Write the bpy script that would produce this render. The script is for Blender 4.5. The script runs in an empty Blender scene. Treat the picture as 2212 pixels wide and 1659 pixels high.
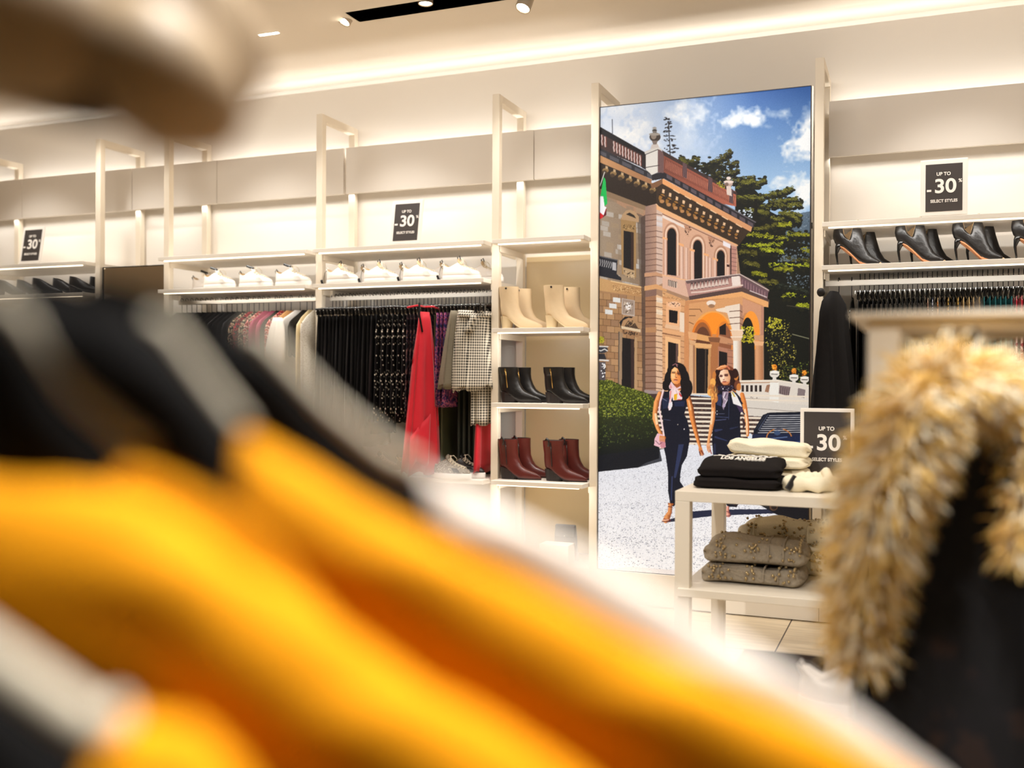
import bpy, math, random
import numpy as np
from math import sin, cos, pi, sqrt, radians
from mathutils import Vector, Matrix

SC = bpy.context.scene
COL = SC.collection
RND = random.Random(7)

# ---------------------------------------------------------------- camera
# 35 mm lens wide open (f/1.35), 1.26 m above the floor, turned 22 degrees left of the wall's normal
FPX, YAW, PIT, ROL, CAMH = 2150.0, 0.3867, -0.0044, 0.0052, 1.26
cF = Vector((-sin(YAW) * cos(PIT), cos(YAW) * cos(PIT), sin(PIT)))
cR0 = Vector((cos(YAW), sin(YAW), 0)); cU0 = cR0.cross(cF)
cR = (cR0 + ROL * cU0).normalized(); cU = (cU0 - ROL * cR0).normalized()
CAM0 = Vector((0, 0, CAMH))
cam_data = bpy.data.cameras.new('camera')
cam = bpy.data.objects.new('camera', cam_data)
COL.objects.link(cam)
m4 = Matrix.Identity(4)
for i in range(3):
    m4[i][0] = cR[i]; m4[i][1] = cU[i]; m4[i][2] = -cF[i]; m4[i][3] = CAM0[i]
cam.matrix_world = m4
cam_data.sensor_width = 36.0
cam_data.lens = 36.0 * FPX / 2212.0
cam_data.clip_start = 0.02; cam_data.clip_end = 60
cam_data.dof.use_dof = True
cam_data.dof.focus_distance = 4.9
cam_data.dof.aperture_fstop = 1.35
SC.camera = cam

# ---------------------------------------------------------------- world, light, exposure
SC.view_settings.view_transform = 'Standard'
SC.view_settings.look = 'None'
SC.view_settings.gamma = 1.0
SC.view_settings.use_curve_mapping = False
SC.view_settings.exposure = 0.1
try:
    SC.cycles.use_denoising = True
    SC.cycles.max_bounces = 7
    SC.cycles.diffuse_bounces = 4
    SC.cycles.glossy_bounces = 3
    SC.cycles.transmission_bounces = 4
    SC.cycles.transparent_max_bounces = 6
    SC.cycles.sample_clamp_indirect = 4.0
    SC.cycles.caustics_reflective = False
    SC.cycles.caustics_refractive = False
except Exception:
    pass
w = bpy.data.worlds.new('world'); SC.world = w; w.use_nodes = True
bg = w.node_tree.nodes['Background']
bg.inputs[0].default_value = (1.0, 0.92, 0.80, 1)
bg.inputs[1].default_value = 0.25
WARM = (1.0, 0.976, 0.935)

def lamp(name, kind, loc, energy, target=None, color=WARM, **kw):
    d = bpy.data.lights.new(name, kind)
    d.energy = energy; d.color = color
    for k, v in kw.items():
        setattr(d, k, v)
    o = bpy.data.objects.new(name, d); COL.objects.link(o)
    o.location = loc
    if target is not None:
        v = Vector(target) - Vector(loc)
        o.rotation_euler = v.to_track_quat('-Z', 'Y').to_euler()
    return o

# spotlights in the ceiling slot along the shelving; unseen fill spots added over the shop floor
for x in (-7.4, -6.3, -5.2, -4.1, -3.129, -2.021, -0.95, 0.15, 1.2):
    lamp('slot_spot', 'SPOT', (x, 5.0, 3.28), 60, (x + .1, 5.42, 1.0), spot_size=1.5, spot_blend=.8, shadow_soft_size=.05)
for x, y in ((-2.2, 2.9), (-.4, 2.9), (-3.8, 2.9), (1.2, 2.6), (-5.6, 2.9)):
    lamp('floor_spot', 'SPOT', (x, y, 3.3), 85, (x + .1, y + .75, .6), spot_size=1.35, spot_blend=.9, shadow_soft_size=.08)
# unseen overhead area lights, added as soft fill and wall wash
for x in (-4.6, -2.6, -.8, 1.0):
    for y, e in ((1.7, 5), (3.4, 16)):
        lamp('ceiling_panel_light', 'AREA', (x, y, 3.33), e * (1 if y > 3 or -2 < x < 0 else 4), (x, y, 0) if y < 3 else (x, 5.9, 1.9), shape='RECTANGLE', size=1.2, size_y=.3, spread=2.6 if y < 3 else 3.1)
lamp('table_spot', 'SPOT', (-1.1, -1.2, 3.3), 390, (-.5, 4.3, .6), spot_size=.26, spot_blend=.6, shadow_soft_size=.06)  # added behind the camera to brighten the knitwear under the tabletop
# two narrow unseen spots, added to light the jackets and parka from above
lamp('rack_spot', 'SPOT', (-.12, .62, 3.3), 600, (-.05, .42, 1.1), spot_size=.40, spot_blend=.5, shadow_soft_size=.10)
lamp('rack_spot', 'SPOT', (.10, 1.15, 3.3), 420, (.45, 1.62, 1.1), spot_size=.5, spot_blend=.7, shadow_soft_size=.08)
lamp('parka_spot', 'SPOT', (-1.5, -.3, 3.3), 300, (.2, 1.48, 1.05), spot_size=.36, spot_blend=.6, shadow_soft_size=.06)  # added from the camera side to brighten the fur
# LED lines hidden behind the header panels and in the ceiling cove
for x0, x1 in ((-7.7, -1.70), (-.46, 1.9)):
    lamp('panel_led', 'AREA', ((x0 + x1) / 2, 5.775, 2.50), 1.1 * (x1 - x0), ((x0 + x1) / 2, 5.83, 0), shape='RECTANGLE', size=x1 - x0, size_y=.02, spread=2.6)
    lamp('panel_up_led', 'AREA', ((x0 + x1) / 2, 5.79, 2.74), 1.1 * (x1 - x0), ((x0 + x1) / 2, 5.85, 4), shape='RECTANGLE', size=x1 - x0, size_y=.02, spread=2.6)
lamp('cove_led', 'AREA', (-3, 5.98, 3.20), 13, (-3, 5.90, 5), shape='RECTANGLE', size=10.5, size_y=.03, spread=3.0)

# ---------------------------------------------------------------- helpers
def s2l(c):
    return tuple(((v / 255) / 12.92 if v / 255 <= .04045 else ((v / 255 + .055) / 1.055) ** 2.4) for v in c)

MATS = {}
def mat(name, rgb, rough=.5, metal=0.0, spec=.5, var=0.0, vscale=30.0, bump=0.0, bscale=60.0, emit=None, sheen=0.0, coat=0.0, alpha=1.0, trans=0.0):
    if name in MATS:
        return MATS[name]
    m = bpy.data.materials.new(name); m.use_nodes = True
    nt = m.node_tree; p = nt.nodes['Principled BSDF']
    c = s2l(rgb) + (1,)
    p.inputs['Base Color'].default_value = c
    p.inputs['Roughness'].default_value = rough
    p.inputs['Metallic'].default_value = metal
    p.inputs['Specular IOR Level'].default_value = spec
    p.inputs['Alpha'].default_value = alpha
    if sheen:
        p.inputs['Sheen Weight'].default_value = sheen
    if coat:
        p.inputs['Coat Weight'].default_value = coat; p.inputs['Coat Roughness'].default_value = .15
    if trans:
        p.inputs['Transmission Weight'].default_value = trans
    if emit:
        p.inputs['Emission Color'].default_value = s2l(emit[0]) + (1,)
        p.inputs['Emission Strength'].default_value = emit[1]
    if var or bump:
        tc = nt.nodes.new('ShaderNodeTexCoord')
    if var:
        n = nt.nodes.new('ShaderNodeTexNoise'); n.inputs['Scale'].default_value = vscale; n.inputs['Detail'].default_value = 4
        nt.links.new(tc.outputs['Object'], n.inputs['Vector'])
        r = nt.nodes.new('ShaderNodeMixRGB')
        r.inputs[1].default_value = tuple(v * (1 - var) for v in c[:3]) + (1,)
        r.inputs[2].default_value = tuple(min(1, v * (1 + var)) for v in c[:3]) + (1,)
        nt.links.new(n.outputs['Fac'], r.inputs[0]); nt.links.new(r.outputs[0], p.inputs['Base Color'])
    if bump:
        n2 = nt.nodes.new('ShaderNodeTexNoise'); n2.inputs['Scale'].default_value = bscale; n2.inputs['Detail'].default_value = 3
        nt.links.new(tc.outputs['Object'], n2.inputs['Vector'])
        b = nt.nodes.new('ShaderNodeBump'); b.inputs['Strength'].default_value = bump; b.inputs['Distance'].default_value = .01
        nt.links.new(n2.outputs['Fac'], b.inputs['Height']); nt.links.new(b.outputs[0], p.inputs['Normal'])
    MATS[name] = m
    return m

def node_mat(name, fn, rough=.7, spec=.3):
    """fn(nt, objcoord_socket) returns a colour socket"""
    if name in MATS:
        return MATS[name]
    m = bpy.data.materials.new(name); m.use_nodes = True
    nt = m.node_tree; p = nt.nodes['Principled BSDF']
    p.inputs['Roughness'].default_value = rough; p.inputs['Specular IOR Level'].default_value = spec
    tc = nt.nodes.new('ShaderNodeTexCoord')
    nt.links.new(fn(nt, tc.outputs['Object']), p.inputs['Base Color'])
    MATS[name] = m
    return m

def print_mat(name, cols, scale=40, kind='noise', rough=.8):
    """printed cloth: base colour with blobs of the other colours"""
    def fn(nt, co):
        if kind == 'noise':
            t = nt.nodes.new('ShaderNodeTexNoise'); t.inputs['Scale'].default_value = scale; t.inputs['Detail'].default_value = 3
            out = t.outputs['Fac']; lo, hi = .36, .66
        else:
            t = nt.nodes.new('ShaderNodeTexVoronoi'); t.inputs['Scale'].default_value = scale
            s = nt.nodes.new('ShaderNodeSeparateColor'); nt.links.new(t.outputs['Color'], s.inputs[0])
            out = s.outputs[0]; lo, hi = 0, 1
        nt.links.new(co, t.inputs['Vector'])
        r = nt.nodes.new('ShaderNodeValToRGB'); r.color_ramp.interpolation = 'CONSTANT'
        n = len(cols)
        while len(r.color_ramp.elements) < n:
            r.color_ramp.elements.new(.5)
        for i, c in enumerate(cols):
            e = r.color_ramp.elements[i]; e.position = 0 if i == 0 else lo + (hi - lo) * i / n; e.color = s2l(c) + (1,)
        nt.links.new(out, r.inputs[0])
        return r.outputs[0]
    return node_mat(name, fn, rough)

def dot_mat(name, base, dot, scale, size, rough=.6):
    def fn(nt, co):
        t = nt.nodes.new('ShaderNodeTexVoronoi'); t.inputs['Scale'].default_value = scale
        nt.links.new(co, t.inputs['Vector'])
        r = nt.nodes.new('ShaderNodeValToRGB'); r.color_ramp.interpolation = 'CONSTANT'
        r.color_ramp.elements[0].color = s2l(dot) + (1,)
        r.color_ramp.elements[1].position = size; r.color_ramp.elements[1].color = s2l(base) + (1,)
        nt.links.new(t.outputs['Distance'], r.inputs[0])
        return r.outputs[0]
    return node_mat(name, fn, rough)

def check_mat(name, a, b, sy, sz, lines=False):
    """woven check: two crossing stripe sets"""
    def fn(nt, co):
        sep = nt.nodes.new('ShaderNodeSeparateXYZ'); nt.links.new(co, sep.inputs[0])
        outs = []
        ad = nt.nodes.new('ShaderNodeMath'); ad.operation = 'ADD'
        nt.links.new(sep.outputs[0], ad.inputs[0]); nt.links.new(sep.outputs[1], ad.inputs[1])
        for sock, per in ((ad.outputs[0], sy), (sep.outputs[2], sz)):
            mu = nt.nodes.new('ShaderNodeMath'); mu.operation = 'MULTIPLY'; mu.inputs[1].default_value = 1 / per
            nt.links.new(sock, mu.inputs[0])
            fr = nt.nodes.new('ShaderNodeMath'); fr.operation = 'FRACT'; nt.links.new(mu.outputs[0], fr.inputs[0])
            gt = nt.nodes.new('ShaderNodeMath'); gt.operation = 'GREATER_THAN'; gt.inputs[1].default_value = .5
            nt.links.new(fr.outputs[0], gt.inputs[0]); outs.append(gt.outputs[0])
        av = nt.nodes.new('ShaderNodeMath'); av.operation = 'ADD'
        nt.links.new(outs[0], av.inputs[0]); nt.links.new(outs[1], av.inputs[1])
        hf = nt.nodes.new('ShaderNodeMath'); hf.operation = 'MULTIPLY'; hf.inputs[1].default_value = .5
        nt.links.new(av.outputs[0], hf.inputs[0])
        mx = nt.nodes.new('ShaderNodeMixRGB'); mx.inputs[1].default_value = s2l(a) + (1,); mx.inputs[2].default_value = s2l(b) + (1,)
        nt.links.new(hf.outputs[0], mx.inputs[0])
        return mx.outputs[0]
    return node_mat(name, fn, .9)

class MB:
    """collects shapes, then links them as one mesh object"""
    def __init__(s):
        s.v = []; s.f = []; s.m = []
    def add(s, vs, fs, mi=0):
        o = len(s.v); s.v += [tuple(p) for p in vs]
        for f in fs:
            s.f.append(tuple(i + o for i in f)); s.m.append(mi)
        return s
    def box(s, x0, x1, y0, y1, z0, z1, mi=0):
        v = [(x, y, z) for z in (z0, z1) for y in (y0, y1) for x in (x0, x1)]
        return s.add(v, [(0, 2, 3, 1), (4, 5, 7, 6), (0, 1, 5, 4), (2, 6, 7, 3), (0, 4, 6, 2), (1, 3, 7, 5)], mi)
    def loft(s, rings, close=True, cap0=True, cap1=True, mi=0):
        n = len(rings[0]); v = [p for r in rings for p in r]; f = []
        for i in range(len(rings) - 1):
            for j in range(n if close else n - 1):
                a = i * n + j; b = i * n + (j + 1) % n
                f.append((a, b, b + n, a + n))
        if cap0: f.append(tuple(range(n - 1, -1, -1)))
        if cap1: f.append(tuple(range((len(rings) - 1) * n, len(rings) * n)))
        return s.add(v, f, mi)
    def tube(s, pts, r, n=8, mi=0, caps=True):
        pts = [Vector(p) for p in pts]; rings = []
        up = None
        for i, p in enumerate(pts):
            t = (pts[min(i + 1, len(pts) - 1)] - pts[max(i - 1, 0)]).normalized()
            if up is None:
                up = Vector((0, 0, 1)) if abs(t.z) < .9 else Vector((1, 0, 0))
            a = t.cross(up).normalized(); up = a.cross(t).normalized()
            rr = r[i] if isinstance(r, (list, tuple)) else r
            rings.append([p + rr * (cos(k * 2 * pi / n) * a + sin(k * 2 * pi / n) * up) for k in range(n)])
        return s.loft(rings, cap0=caps, cap1=caps, mi=mi)
    def lathe(s, prof, n=20, c=(0, 0, 0), mi=0):
        return s.loft([[(c[0] + r * cos(k * 2 * pi / n), c[1] + r * sin(k * 2 * pi / n), c[2] + z) for k in range(n)] for r, z in prof], mi=mi)
    def grid(s, fn, nu, nv, mi=0):
        v = [fn(i / nu, j / nv) for i in range(nu + 1) for j in range(nv + 1)]
        f = [(i * (nv + 1) + j, i * (nv + 1) + j + 1, (i + 1) * (nv + 1) + j + 1, (i + 1) * (nv + 1) + j) for i in range(nu) for j in range(nv)]
        return s.add(v, f, mi)
    def ball(s, c, r, n=8, mi=0, sc=(1, 1, 1)):
        k = n // 2
        rings = [[(c[0] + sc[0] * r * sin(pi * (i + .02) / (k + .04)) * cos(2 * pi * j / n), c[1] + sc[1] * r * sin(pi * (i + .02) / (k + .04)) * sin(2 * pi * j / n), c[2] - sc[2] * r * cos(pi * (i + .02) / (k + .04))) for j in range(n)] for i in range(k + 1)]
        return s.loft(rings, mi=mi)
    def build(s, name, mats, parent=None, smooth=False, bevel=0, sub=0, loc=None, solid=0):
        me = bpy.data.meshes.new(name); me.from_pydata(s.v, [], s.f)
        mats = mats if isinstance(mats, (list, tuple)) else [mats]
        for m in mats: me.materials.append(m)
        if len(mats) > 1: me.polygons.foreach_set('material_index', s.m)
        if smooth: me.polygons.foreach_set('use_smooth', [True] * len(s.f))
        o = bpy.data.objects.new(name, me); COL.objects.link(o)
        if parent is not None: o.parent = parent
        if loc is not None: o.location = loc
        if solid:
            md = o.modifiers.new('solid', 'SOLIDIFY'); md.thickness = solid
        if bevel:
            md = o.modifiers.new('bevel', 'BEVEL'); md.width = bevel; md.segments = 2; md.limit_method = 'ANGLE'
        if sub:
            md = o.modifiers.new('sub', 'SUBSURF'); md.levels = sub; md.render_levels = sub
        return o

def tag(o, label, cat, group=None):
    o['label'] = label; o['category'] = cat
    if group: o['group'] = group
    return o

def thing(name, label, cat, loc=(0, 0, 0), rz=0.0, group=None):
    o = bpy.data.objects.new(name, None); COL.objects.link(o)
    o.empty_display_size = .05
    o.location = loc; o.rotation_euler = (0, 0, rz)
    return tag(o, label, cat, group)

def struct(o):
    o['kind'] = 'structure'; return o

def dup(src, loc=None, rz=None, label=None, group=None, cat=None, matmap=None, scale=None):
    r = src.copy(); COL.objects.link(r)
    if loc is not None: r.location = loc
    if rz is not None: r.rotation_euler = (0, 0, rz)
    if scale is not None: r.scale = scale
    if label: r['label'] = label
    if group: r['group'] = group
    def sub(a, b):
        for ch in list(a.children):
            c = ch.copy(); COL.objects.link(c); c.parent = b
            if matmap and ch.name.split('.')[0] in matmap:
                c.material_slots[0].link = 'OBJECT'; c.material_slots[0].material = matmap[ch.name.split('.')[0]]
            sub(ch, c)
    sub(src, r)
    return r

def text(body, size, parent, m, loc, rot=(pi / 2, 0, 0), bold=0.0, extrude=.0006, name='lettering', align='CENTER', sx=1.0):
    cu = bpy.data.curves.new(name, 'FONT'); cu.body = body; cu.size = size
    cu.align_x = align; cu.align_y = 'CENTER'; cu.extrude = extrude; cu.offset = bold
    cu.materials.append(m)
    tmp = bpy.data.objects.new(name, cu); COL.objects.link(tmp)
    me = bpy.data.meshes.new_from_object(tmp.evaluated_get(bpy.context.evaluated_depsgraph_get()))
    bpy.data.objects.remove(tmp); me.name = name
    o = bpy.data.objects.new(name, me); COL.objects.link(o)
    o.parent = parent; o.location = loc; o.rotation_euler = rot; o.scale = (sx, 1, 1)
    return o

def at(px, py, d):
    """world point seen at a photo pixel, d metres from the lens along its axis"""
    return CAM0 + d * (cF + (px - 1106) / FPX * cR + (829.5 - py) / FPX * cU)

def smooth01(t):
    t = max(0.0, min(1.0, t)); return t * t * (3 - 2 * t)
def interp(tab, x):
    """piecewise-linear lookup in [(x, y or tuple), ...]"""
    if x <= tab[0][0]: return tab[0][1]
    for (a, va), (b, vb) in zip(tab, tab[1:]):
        if x <= b:
            t = (x - a) / (b - a)
            if isinstance(va, tuple): return tuple(p + (q - p) * t for p, q in zip(va, vb))
            return va + (vb - va) * t
    return tab[-1][1]
# ---------------------------------------------------------------- materials
M_WALL = mat('wall_paint', (238, 230, 219), .8, spec=.2, var=.02, vscale=3)
M_PANEL = mat('header_laminate', (228, 219, 208), .45, spec=.4, var=.02, vscale=2)
M_CEIL = mat('ceiling_paint', (236, 224, 208), .85, spec=.1, var=.02, vscale=2)
M_WHITE = mat('white_lacquer', (240, 232, 220), .4, spec=.4, var=.015, vscale=5)
M_POST = mat('cream_powder_coat', (233, 220, 200), .45, spec=.4, var=.015, vscale=8)
M_DARKSLOT = mat('dark_slot', (58, 50, 42), .8, var=.1)
M_LED = mat('led_line', (255, 240, 215), .5, emit=((255, 238, 210), 3))
M_LENS = mat('lamp_lens', (255, 250, 240), .5, emit=((255, 244, 225), 30))
M_BLACKMETAL = mat('black_metal', (38, 36, 36), .35, metal=.6, var=.05)
M_CHROME = mat('chrome', (205, 200, 190), .2, metal=1.0, var=.03)
M_STEEL = mat('brushed_steel', (190, 180, 165), .35, metal=1.0, var=.05, vscale=80)
M_BLACKPLASTIC = mat('black_plastic', (24, 23, 23), .22, spec=.6, var=.05)
M_BLACKCLOTH = mat('black_cloth', (26, 24, 24), .9, spec=.15, var=.25, vscale=60)
M_SIGNCARD = mat('charcoal_card', (52, 44, 40), .6, var=.06, vscale=90)
M_SIGNTEXT = mat('white_print', (240, 233, 224), .6)
M_ACRYL = mat('frosted_acrylic', (242, 235, 226), .3, spec=.5)
M_WHITELEATHER = mat('white_leather', (240, 232, 224), .45, spec=.4, var=.03, vscale=40, bump=.1, bscale=90)
M_WHITERUBBER = mat('white_rubber', (238, 232, 226), .6, var=.02)
M_LINING = mat('tan_lining', (205, 175, 135), .9, var=.1)
M_LACE = mat('cream_lace', (226, 214, 190), .9, var=.05)
M_BEIGELEATHER = mat('beige_leather', (222, 196, 158), .5, spec=.4, var=.06, vscale=25, bump=.1)
M_BEIGEHEEL = mat('beige_heel', (214, 190, 150), .5, var=.05)
M_BLACKLEATHER = mat('black_leather', (26, 23, 22), .3, spec=.55, var=.15, vscale=25, bump=.12)
M_BURGUNDY = mat('burgundy_leather', (88, 32, 26), .32, spec=.55, var=.18, vscale=18, bump=.12)
M_DARKHEEL = mat('dark_stacked_heel', (34, 24, 22), .45, var=.1)
M_GOLD = mat('gold_zip', (190, 150, 85), .3, metal=.9, var=.08)
M_NUDE = mat('tan_sole', (205, 140, 95), .5, var=.05)
M_MIRROR = mat('mirror_glass', (225, 215, 200), .03, metal=1.0)

def tile_fn(nt, co):
    mp = nt.nodes.new('ShaderNodeMapping'); nt.links.new(co, mp.inputs[0])
    mp.inputs['Location'].default_value = (.605, .007 - 4.08, 0)
    b = nt.nodes.new('ShaderNodeTexBrick'); nt.links.new(mp.outputs[0], b.inputs['Vector'])
    b.offset = 0.0; b.squash = 1.0
    b.inputs['Scale'].default_value = 1.0; b.inputs['Brick Width'].default_value = 1.33; b.inputs['Row Height'].default_value = .665
    b.inputs['Mortar Size'].default_value = .0035; b.inputs['Mortar Smooth'].default_value = 0
    b.inputs['Color1'].default_value = s2l((212, 192, 160)) + (1,); b.inputs['Color2'].default_value = s2l((222, 203, 172)) + (1,)
    b.inputs['Mortar'].default_value = s2l((70, 55, 40)) + (1,)
    mp2 = nt.nodes.new('ShaderNodeMapping'); nt.links.new(co, mp2.inputs[0]); mp2.inputs['Scale'].default_value = (1.2, 9, 1)
    n = nt.nodes.new('ShaderNodeTexNoise'); n.inputs['Scale'].default_value = 3; n.inputs['Detail'].default_value = 8
    nt.links.new(mp2.outputs[0], n.inputs['Vector'])
    r = nt.nodes.new('ShaderNodeValToRGB'); r.color_ramp.elements[0].position = .3; r.color_ramp.elements[0].color = (.62, .58, .52, 1)
    r.color_ramp.elements[1].position = .65; r.color_ramp.elements[1].color = (1, 1, 1, 1)
    nt.links.new(n.outputs['Fac'], r.inputs[0])
    mx = nt.nodes.new('ShaderNodeMixRGB'); mx.blend_type = 'MULTIPLY'; mx.inputs[0].default_value = .6
    nt.links.new(b.outputs[0], mx.inputs[1]); nt.links.new(r.outputs[0], mx.inputs[2])
    return mx.outputs[0]
M_FLOOR = node_mat('stone_floor_tiles', tile_fn, .35, .45)

# ---------------------------------------------------------------- room shell
XL, XR = -9.0, 3.0
struct(MB().box(XL, XR, -3.0, 6.3, -.1, 0).build('floor', M_FLOOR))
struct(MB().box(XL, XR, 5.86, 5.90, 0, 3.245).build('wall_back', M_WALL))
struct(MB().box(XL, XR, 6.12, 6.2, 0, 3.36).build('wall_cove', M_WALL))
struct(MB().box(XL - .1, XL, -3.0, 6.3, 0, 3.36).build('wall_left', M_WALL))
struct(MB().box(XR, XR + .1, -3.0, 6.3, 0, 3.36).build('wall_right', M_WALL))
struct(MB().box(XL, XR, -3.1, -3.0, 0, 3.36).build('wall_front', mat('charcoal_back_wall', (70, 62, 56), .8, var=.03, vscale=3)))  # unseen wall, kept dark to cut light bounced onto the jackets
# ceiling with the dark lamp slot (runs along the shelving from X = -3.1 to the right)
mb = MB()
mb.box(XL, XR, 5.088, 6.3, 3.36, 3.45)
mb.box(XL, -3.05, 4.935, 5.088, 3.36, 3.45)
mb.box(XL, XR, -3.0, 4.935, 3.36, 3.45)
struct(mb.build('ceiling', M_CEIL))
mb = MB(); mb.box(-3.05, XR, 4.935, 5.088, 3.50, 3.52); mb.box(-3.05, XR, 4.93, 4.935, 3.36, 3.5); mb.box(-3.05, XR, 5.088, 5.093, 3.36, 3.5)
mb.box(-3.055, -3.05, 4.935, 5.088, 3.36, 3.5)
struct(mb.build('trim_1', M_DARKSLOT))
# plinth under the shelving: white panels with fine joints
mb = MB(); x = XL
for j in (-8.2, -7.0, -5.8, -4.6, -3.36, -2.12, -.468, .73, 1.9, XR):
    mb.box(x + .0008, j - .0008, 5.41, 5.86, 0.004, .185); x = j
struct(mb.build('baseboard_back', M_WHITE, bevel=.0015))
# header panels between the uprights
k = 2
for x0, x1 in ((-7.9, -6.46), (-6.455, -5.368), (-5.362, -4.60), (-4.595, -3.56), (-3.54, -2.2), (-2.195, -1.70), (-.46, .76), (.765, 1.9)):
    struct(MB().box(x0, x1, 5.735, 5.757, 2.494, 2.800).build('trim_%d' % k, M_PANEL, bevel=.001)); k += 1

M_TAN = mat('tan_back_laminate', (214, 190, 148), .3, spec=.4, var=.02, vscale=2)
struct(MB().box(-2.285, -1.682, 5.845, 5.859, .19, 2.03).build('trim_%d' % k, M_TAN))
# ---------------------------------------------------------------- uprights
PX = [-6.601, -5.381, -4.772, -3.552, -2.333, -1.723, -.503, .717, 1.33]
WHERE = ['at the far left end of the wall', 'left of the tall mirror', 'right of the tall mirror', 'between the two long sneaker shelves',
         'left of the boot shelves', 'between the boot shelves and the villa poster', 'right of the villa poster', 'at the right end of the heel shelf', 'far right of the dress rail']
def upright(x, where):
    t = thing('upright_frame', 'cream square upright frame with top bar ' + where, 'shelving frame', (x, 5.4, .185), group='upright frames along the shelving wall')
    MB().box(0, .045, 0, .045, 0, 2.758).build('front_post', M_POST, t, bevel=.002)
    MB().box(0, .045, .045, .39, 2.712, 2.758).build('top_bar', M_POST, t, bevel=.002)
    MB().box(0, .045, .39, .435, 0, 2.758).build('back_post', M_POST, t, bevel=.002)
    return t
for x, wv in zip(PX, WHERE):
    upright(x, wv)

# ---------------------------------------------------------------- shelves and rails
def shelf(x0, x1, ztop, label, led=True, y0=5.29):
    t = thing('wall_shelf', label, 'shelf', ((x0 + x1) / 2, y0, ztop - .024), group='white shelf boards on the wall')
    h = (x1 - x0) / 2
    MB().box(-h, h, 0, 5.8 - y0, 0, .024).build('board', M_WHITE, t, bevel=.0015)
    for s in (-1, 1):
        MB().box(s * h - .006 * (s > 0), s * h + .006 * (s < 0), .12, .5, -.035, 0).build('bracket', M_POST, t)
    if led:
        MB().box(-h + .03, h - .03, .022, .032, -.006, 0).build('led_strip', M_LED, t)
        lamp('shelf_led', 'AREA', ((x0 + x1) / 2, y0 + .027, ztop - .024 - .010), (5.5 if x1 - x0 < .8 else 2.2) * h, ((x0 + x1) / 2, y0 + .22, ztop - .40), shape='RECTANGLE', size=2 * h - .08, size_y=.01)
    return t
def inner(i): return PX[i] + .048, PX[i + 1] - .003
B = {'a': inner(0), 'b': inner(1), 'c': inner(2), 'd': inner(3), 'e': inner(4), 'f': inner(5), 'g': inner(6)}
for key, lab in (('a', 'top white shelf at far left holding a sale sign'), ('c', 'top white shelf above the sneakers with black tags'),
                 ('d', 'top white shelf under the middle sale sign'), ('e', 'empty top white shelf above the beige boots'), ('g', 'top white shelf under the right sale sign')):
    shelf(*B[key], 2.070, lab)
for key, lab in (('a', 'white shelf at far left carrying dark shoes'), ('c', 'white shelf carrying the sneakers with black tags'),
                 ('d', 'white shelf carrying the laced sneakers in pairs'), ('g', 'white shelf carrying the black high heels')):
    shelf(*B[key], 1.850, lab)
for z, lab in ((1.556, 'white shelf carrying the beige ankle boots'), (1.125, 'white shelf carrying the black zip boots'), (.676, 'white shelf carrying the burgundy boots')):
    shelf(*B['e'], z, lab)
shelf(*B['d'], .672, 'low white shelf with shoes under the skirts', led=False)
shelf(*B['c'], .672, 'low white shelf under the blouses, half hidden by jackets', led=False)
def rail(key, label):
    x0, x1 = B[key]
    t = thing('hanging_rail', label, 'clothes rail', ((x0 + x1) / 2, 5.5, 1.76)); h = (x1 - x0) / 2
    MB().box(-h, h, -.009, .009, 0, .03).build('bar', M_WHITE if key != 'c' else M_STEEL, t, bevel=.003)
    for s in (-1, 1):
        MB().box(s * (h - .012) - .01, s * (h - .012) + .01, -.012, .012, .03, .066).build('bracket', M_POST, t)
rail('c', 'grey rail full of blouse hangers under the tagged sneakers')
rail('d', 'white rail full of skirt hangers under the paired sneakers')
rail('g', 'white rail full of dress hangers under the black heels')

# ---------------------------------------------------------------- mirror, poster light box
x0, x1 = B['b']
t = thing('wall_mirror', 'tall mirror in thin dark frame between two uprights', 'mirror', ((x0 + x1) / 2, 5.42, .19))
h = (x1 - x0) / 2 - .004
MB().box(-h + .006, h - .006, 0, .006, .006, 1.84).build('glass', M_MIRROR, t)
mb = MB(); mb.box(-h, -h + .006, -.004, .012, 0, 1.846); mb.box(h - .006, h, -.004, .012, 0, 1.846); mb.box(-h + .006, h - .006, -.004, .012, 1.84, 1.846); mb.box(-h + .006, h - .006, -.004, .012, 0, .006)
mb.build('frame', M_BLACKMETAL, t)
MB().box(-h, h, .012, .022, 0, 1.846).build('back_panel', M_PANEL, t)

# ---------------------------------------------------------------- ceiling lamps
def ceiling_spot(x, y, z, tilt, label, dirx=0.0):
    t = thing('ceiling_spotlight', label, 'spotlight', (x, y, z), group='spotlights in the ceiling')
    t.rotation_euler = (tilt, dirx, 0)
    MB().lathe([(.035, .1), (.04, .095), (.043, .0), (.040, -.004), (.036, .004), (.034, .02)], 24).build('housing', mat('grey_lamp_body', (170, 150, 125), .4, var=.04), t, smooth=True)
    MB().lathe([(.001, .003), (.034, .003), (.034, .006), (.001, .006)], 24).build('lens', M_LENS, t)
    MB().tube([(0, 0, .1), (0, 0, .16)], .008).build('stem', M_BLACKMETAL, t)
for x, y, z, tilt, lab, dx in ((-3.125, 5.03, 3.352, -.42, 'glowing round spotlight tilted out of the dark ceiling slot end', .35), (-2.575, 5.005, 3.372, .0, 'upright can spotlight inside the dark ceiling slot', 0),
                        (-2.02, 5.09, 3.30, -.4, 'bright spotlight cut by the top edge of the frame', .2), (-1.45, 5.01, 3.372, 0, 'spotlight further along the slot beyond the frame', 0)):
    ceiling_spot(x, y, z, tilt, lab, dx)
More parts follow.
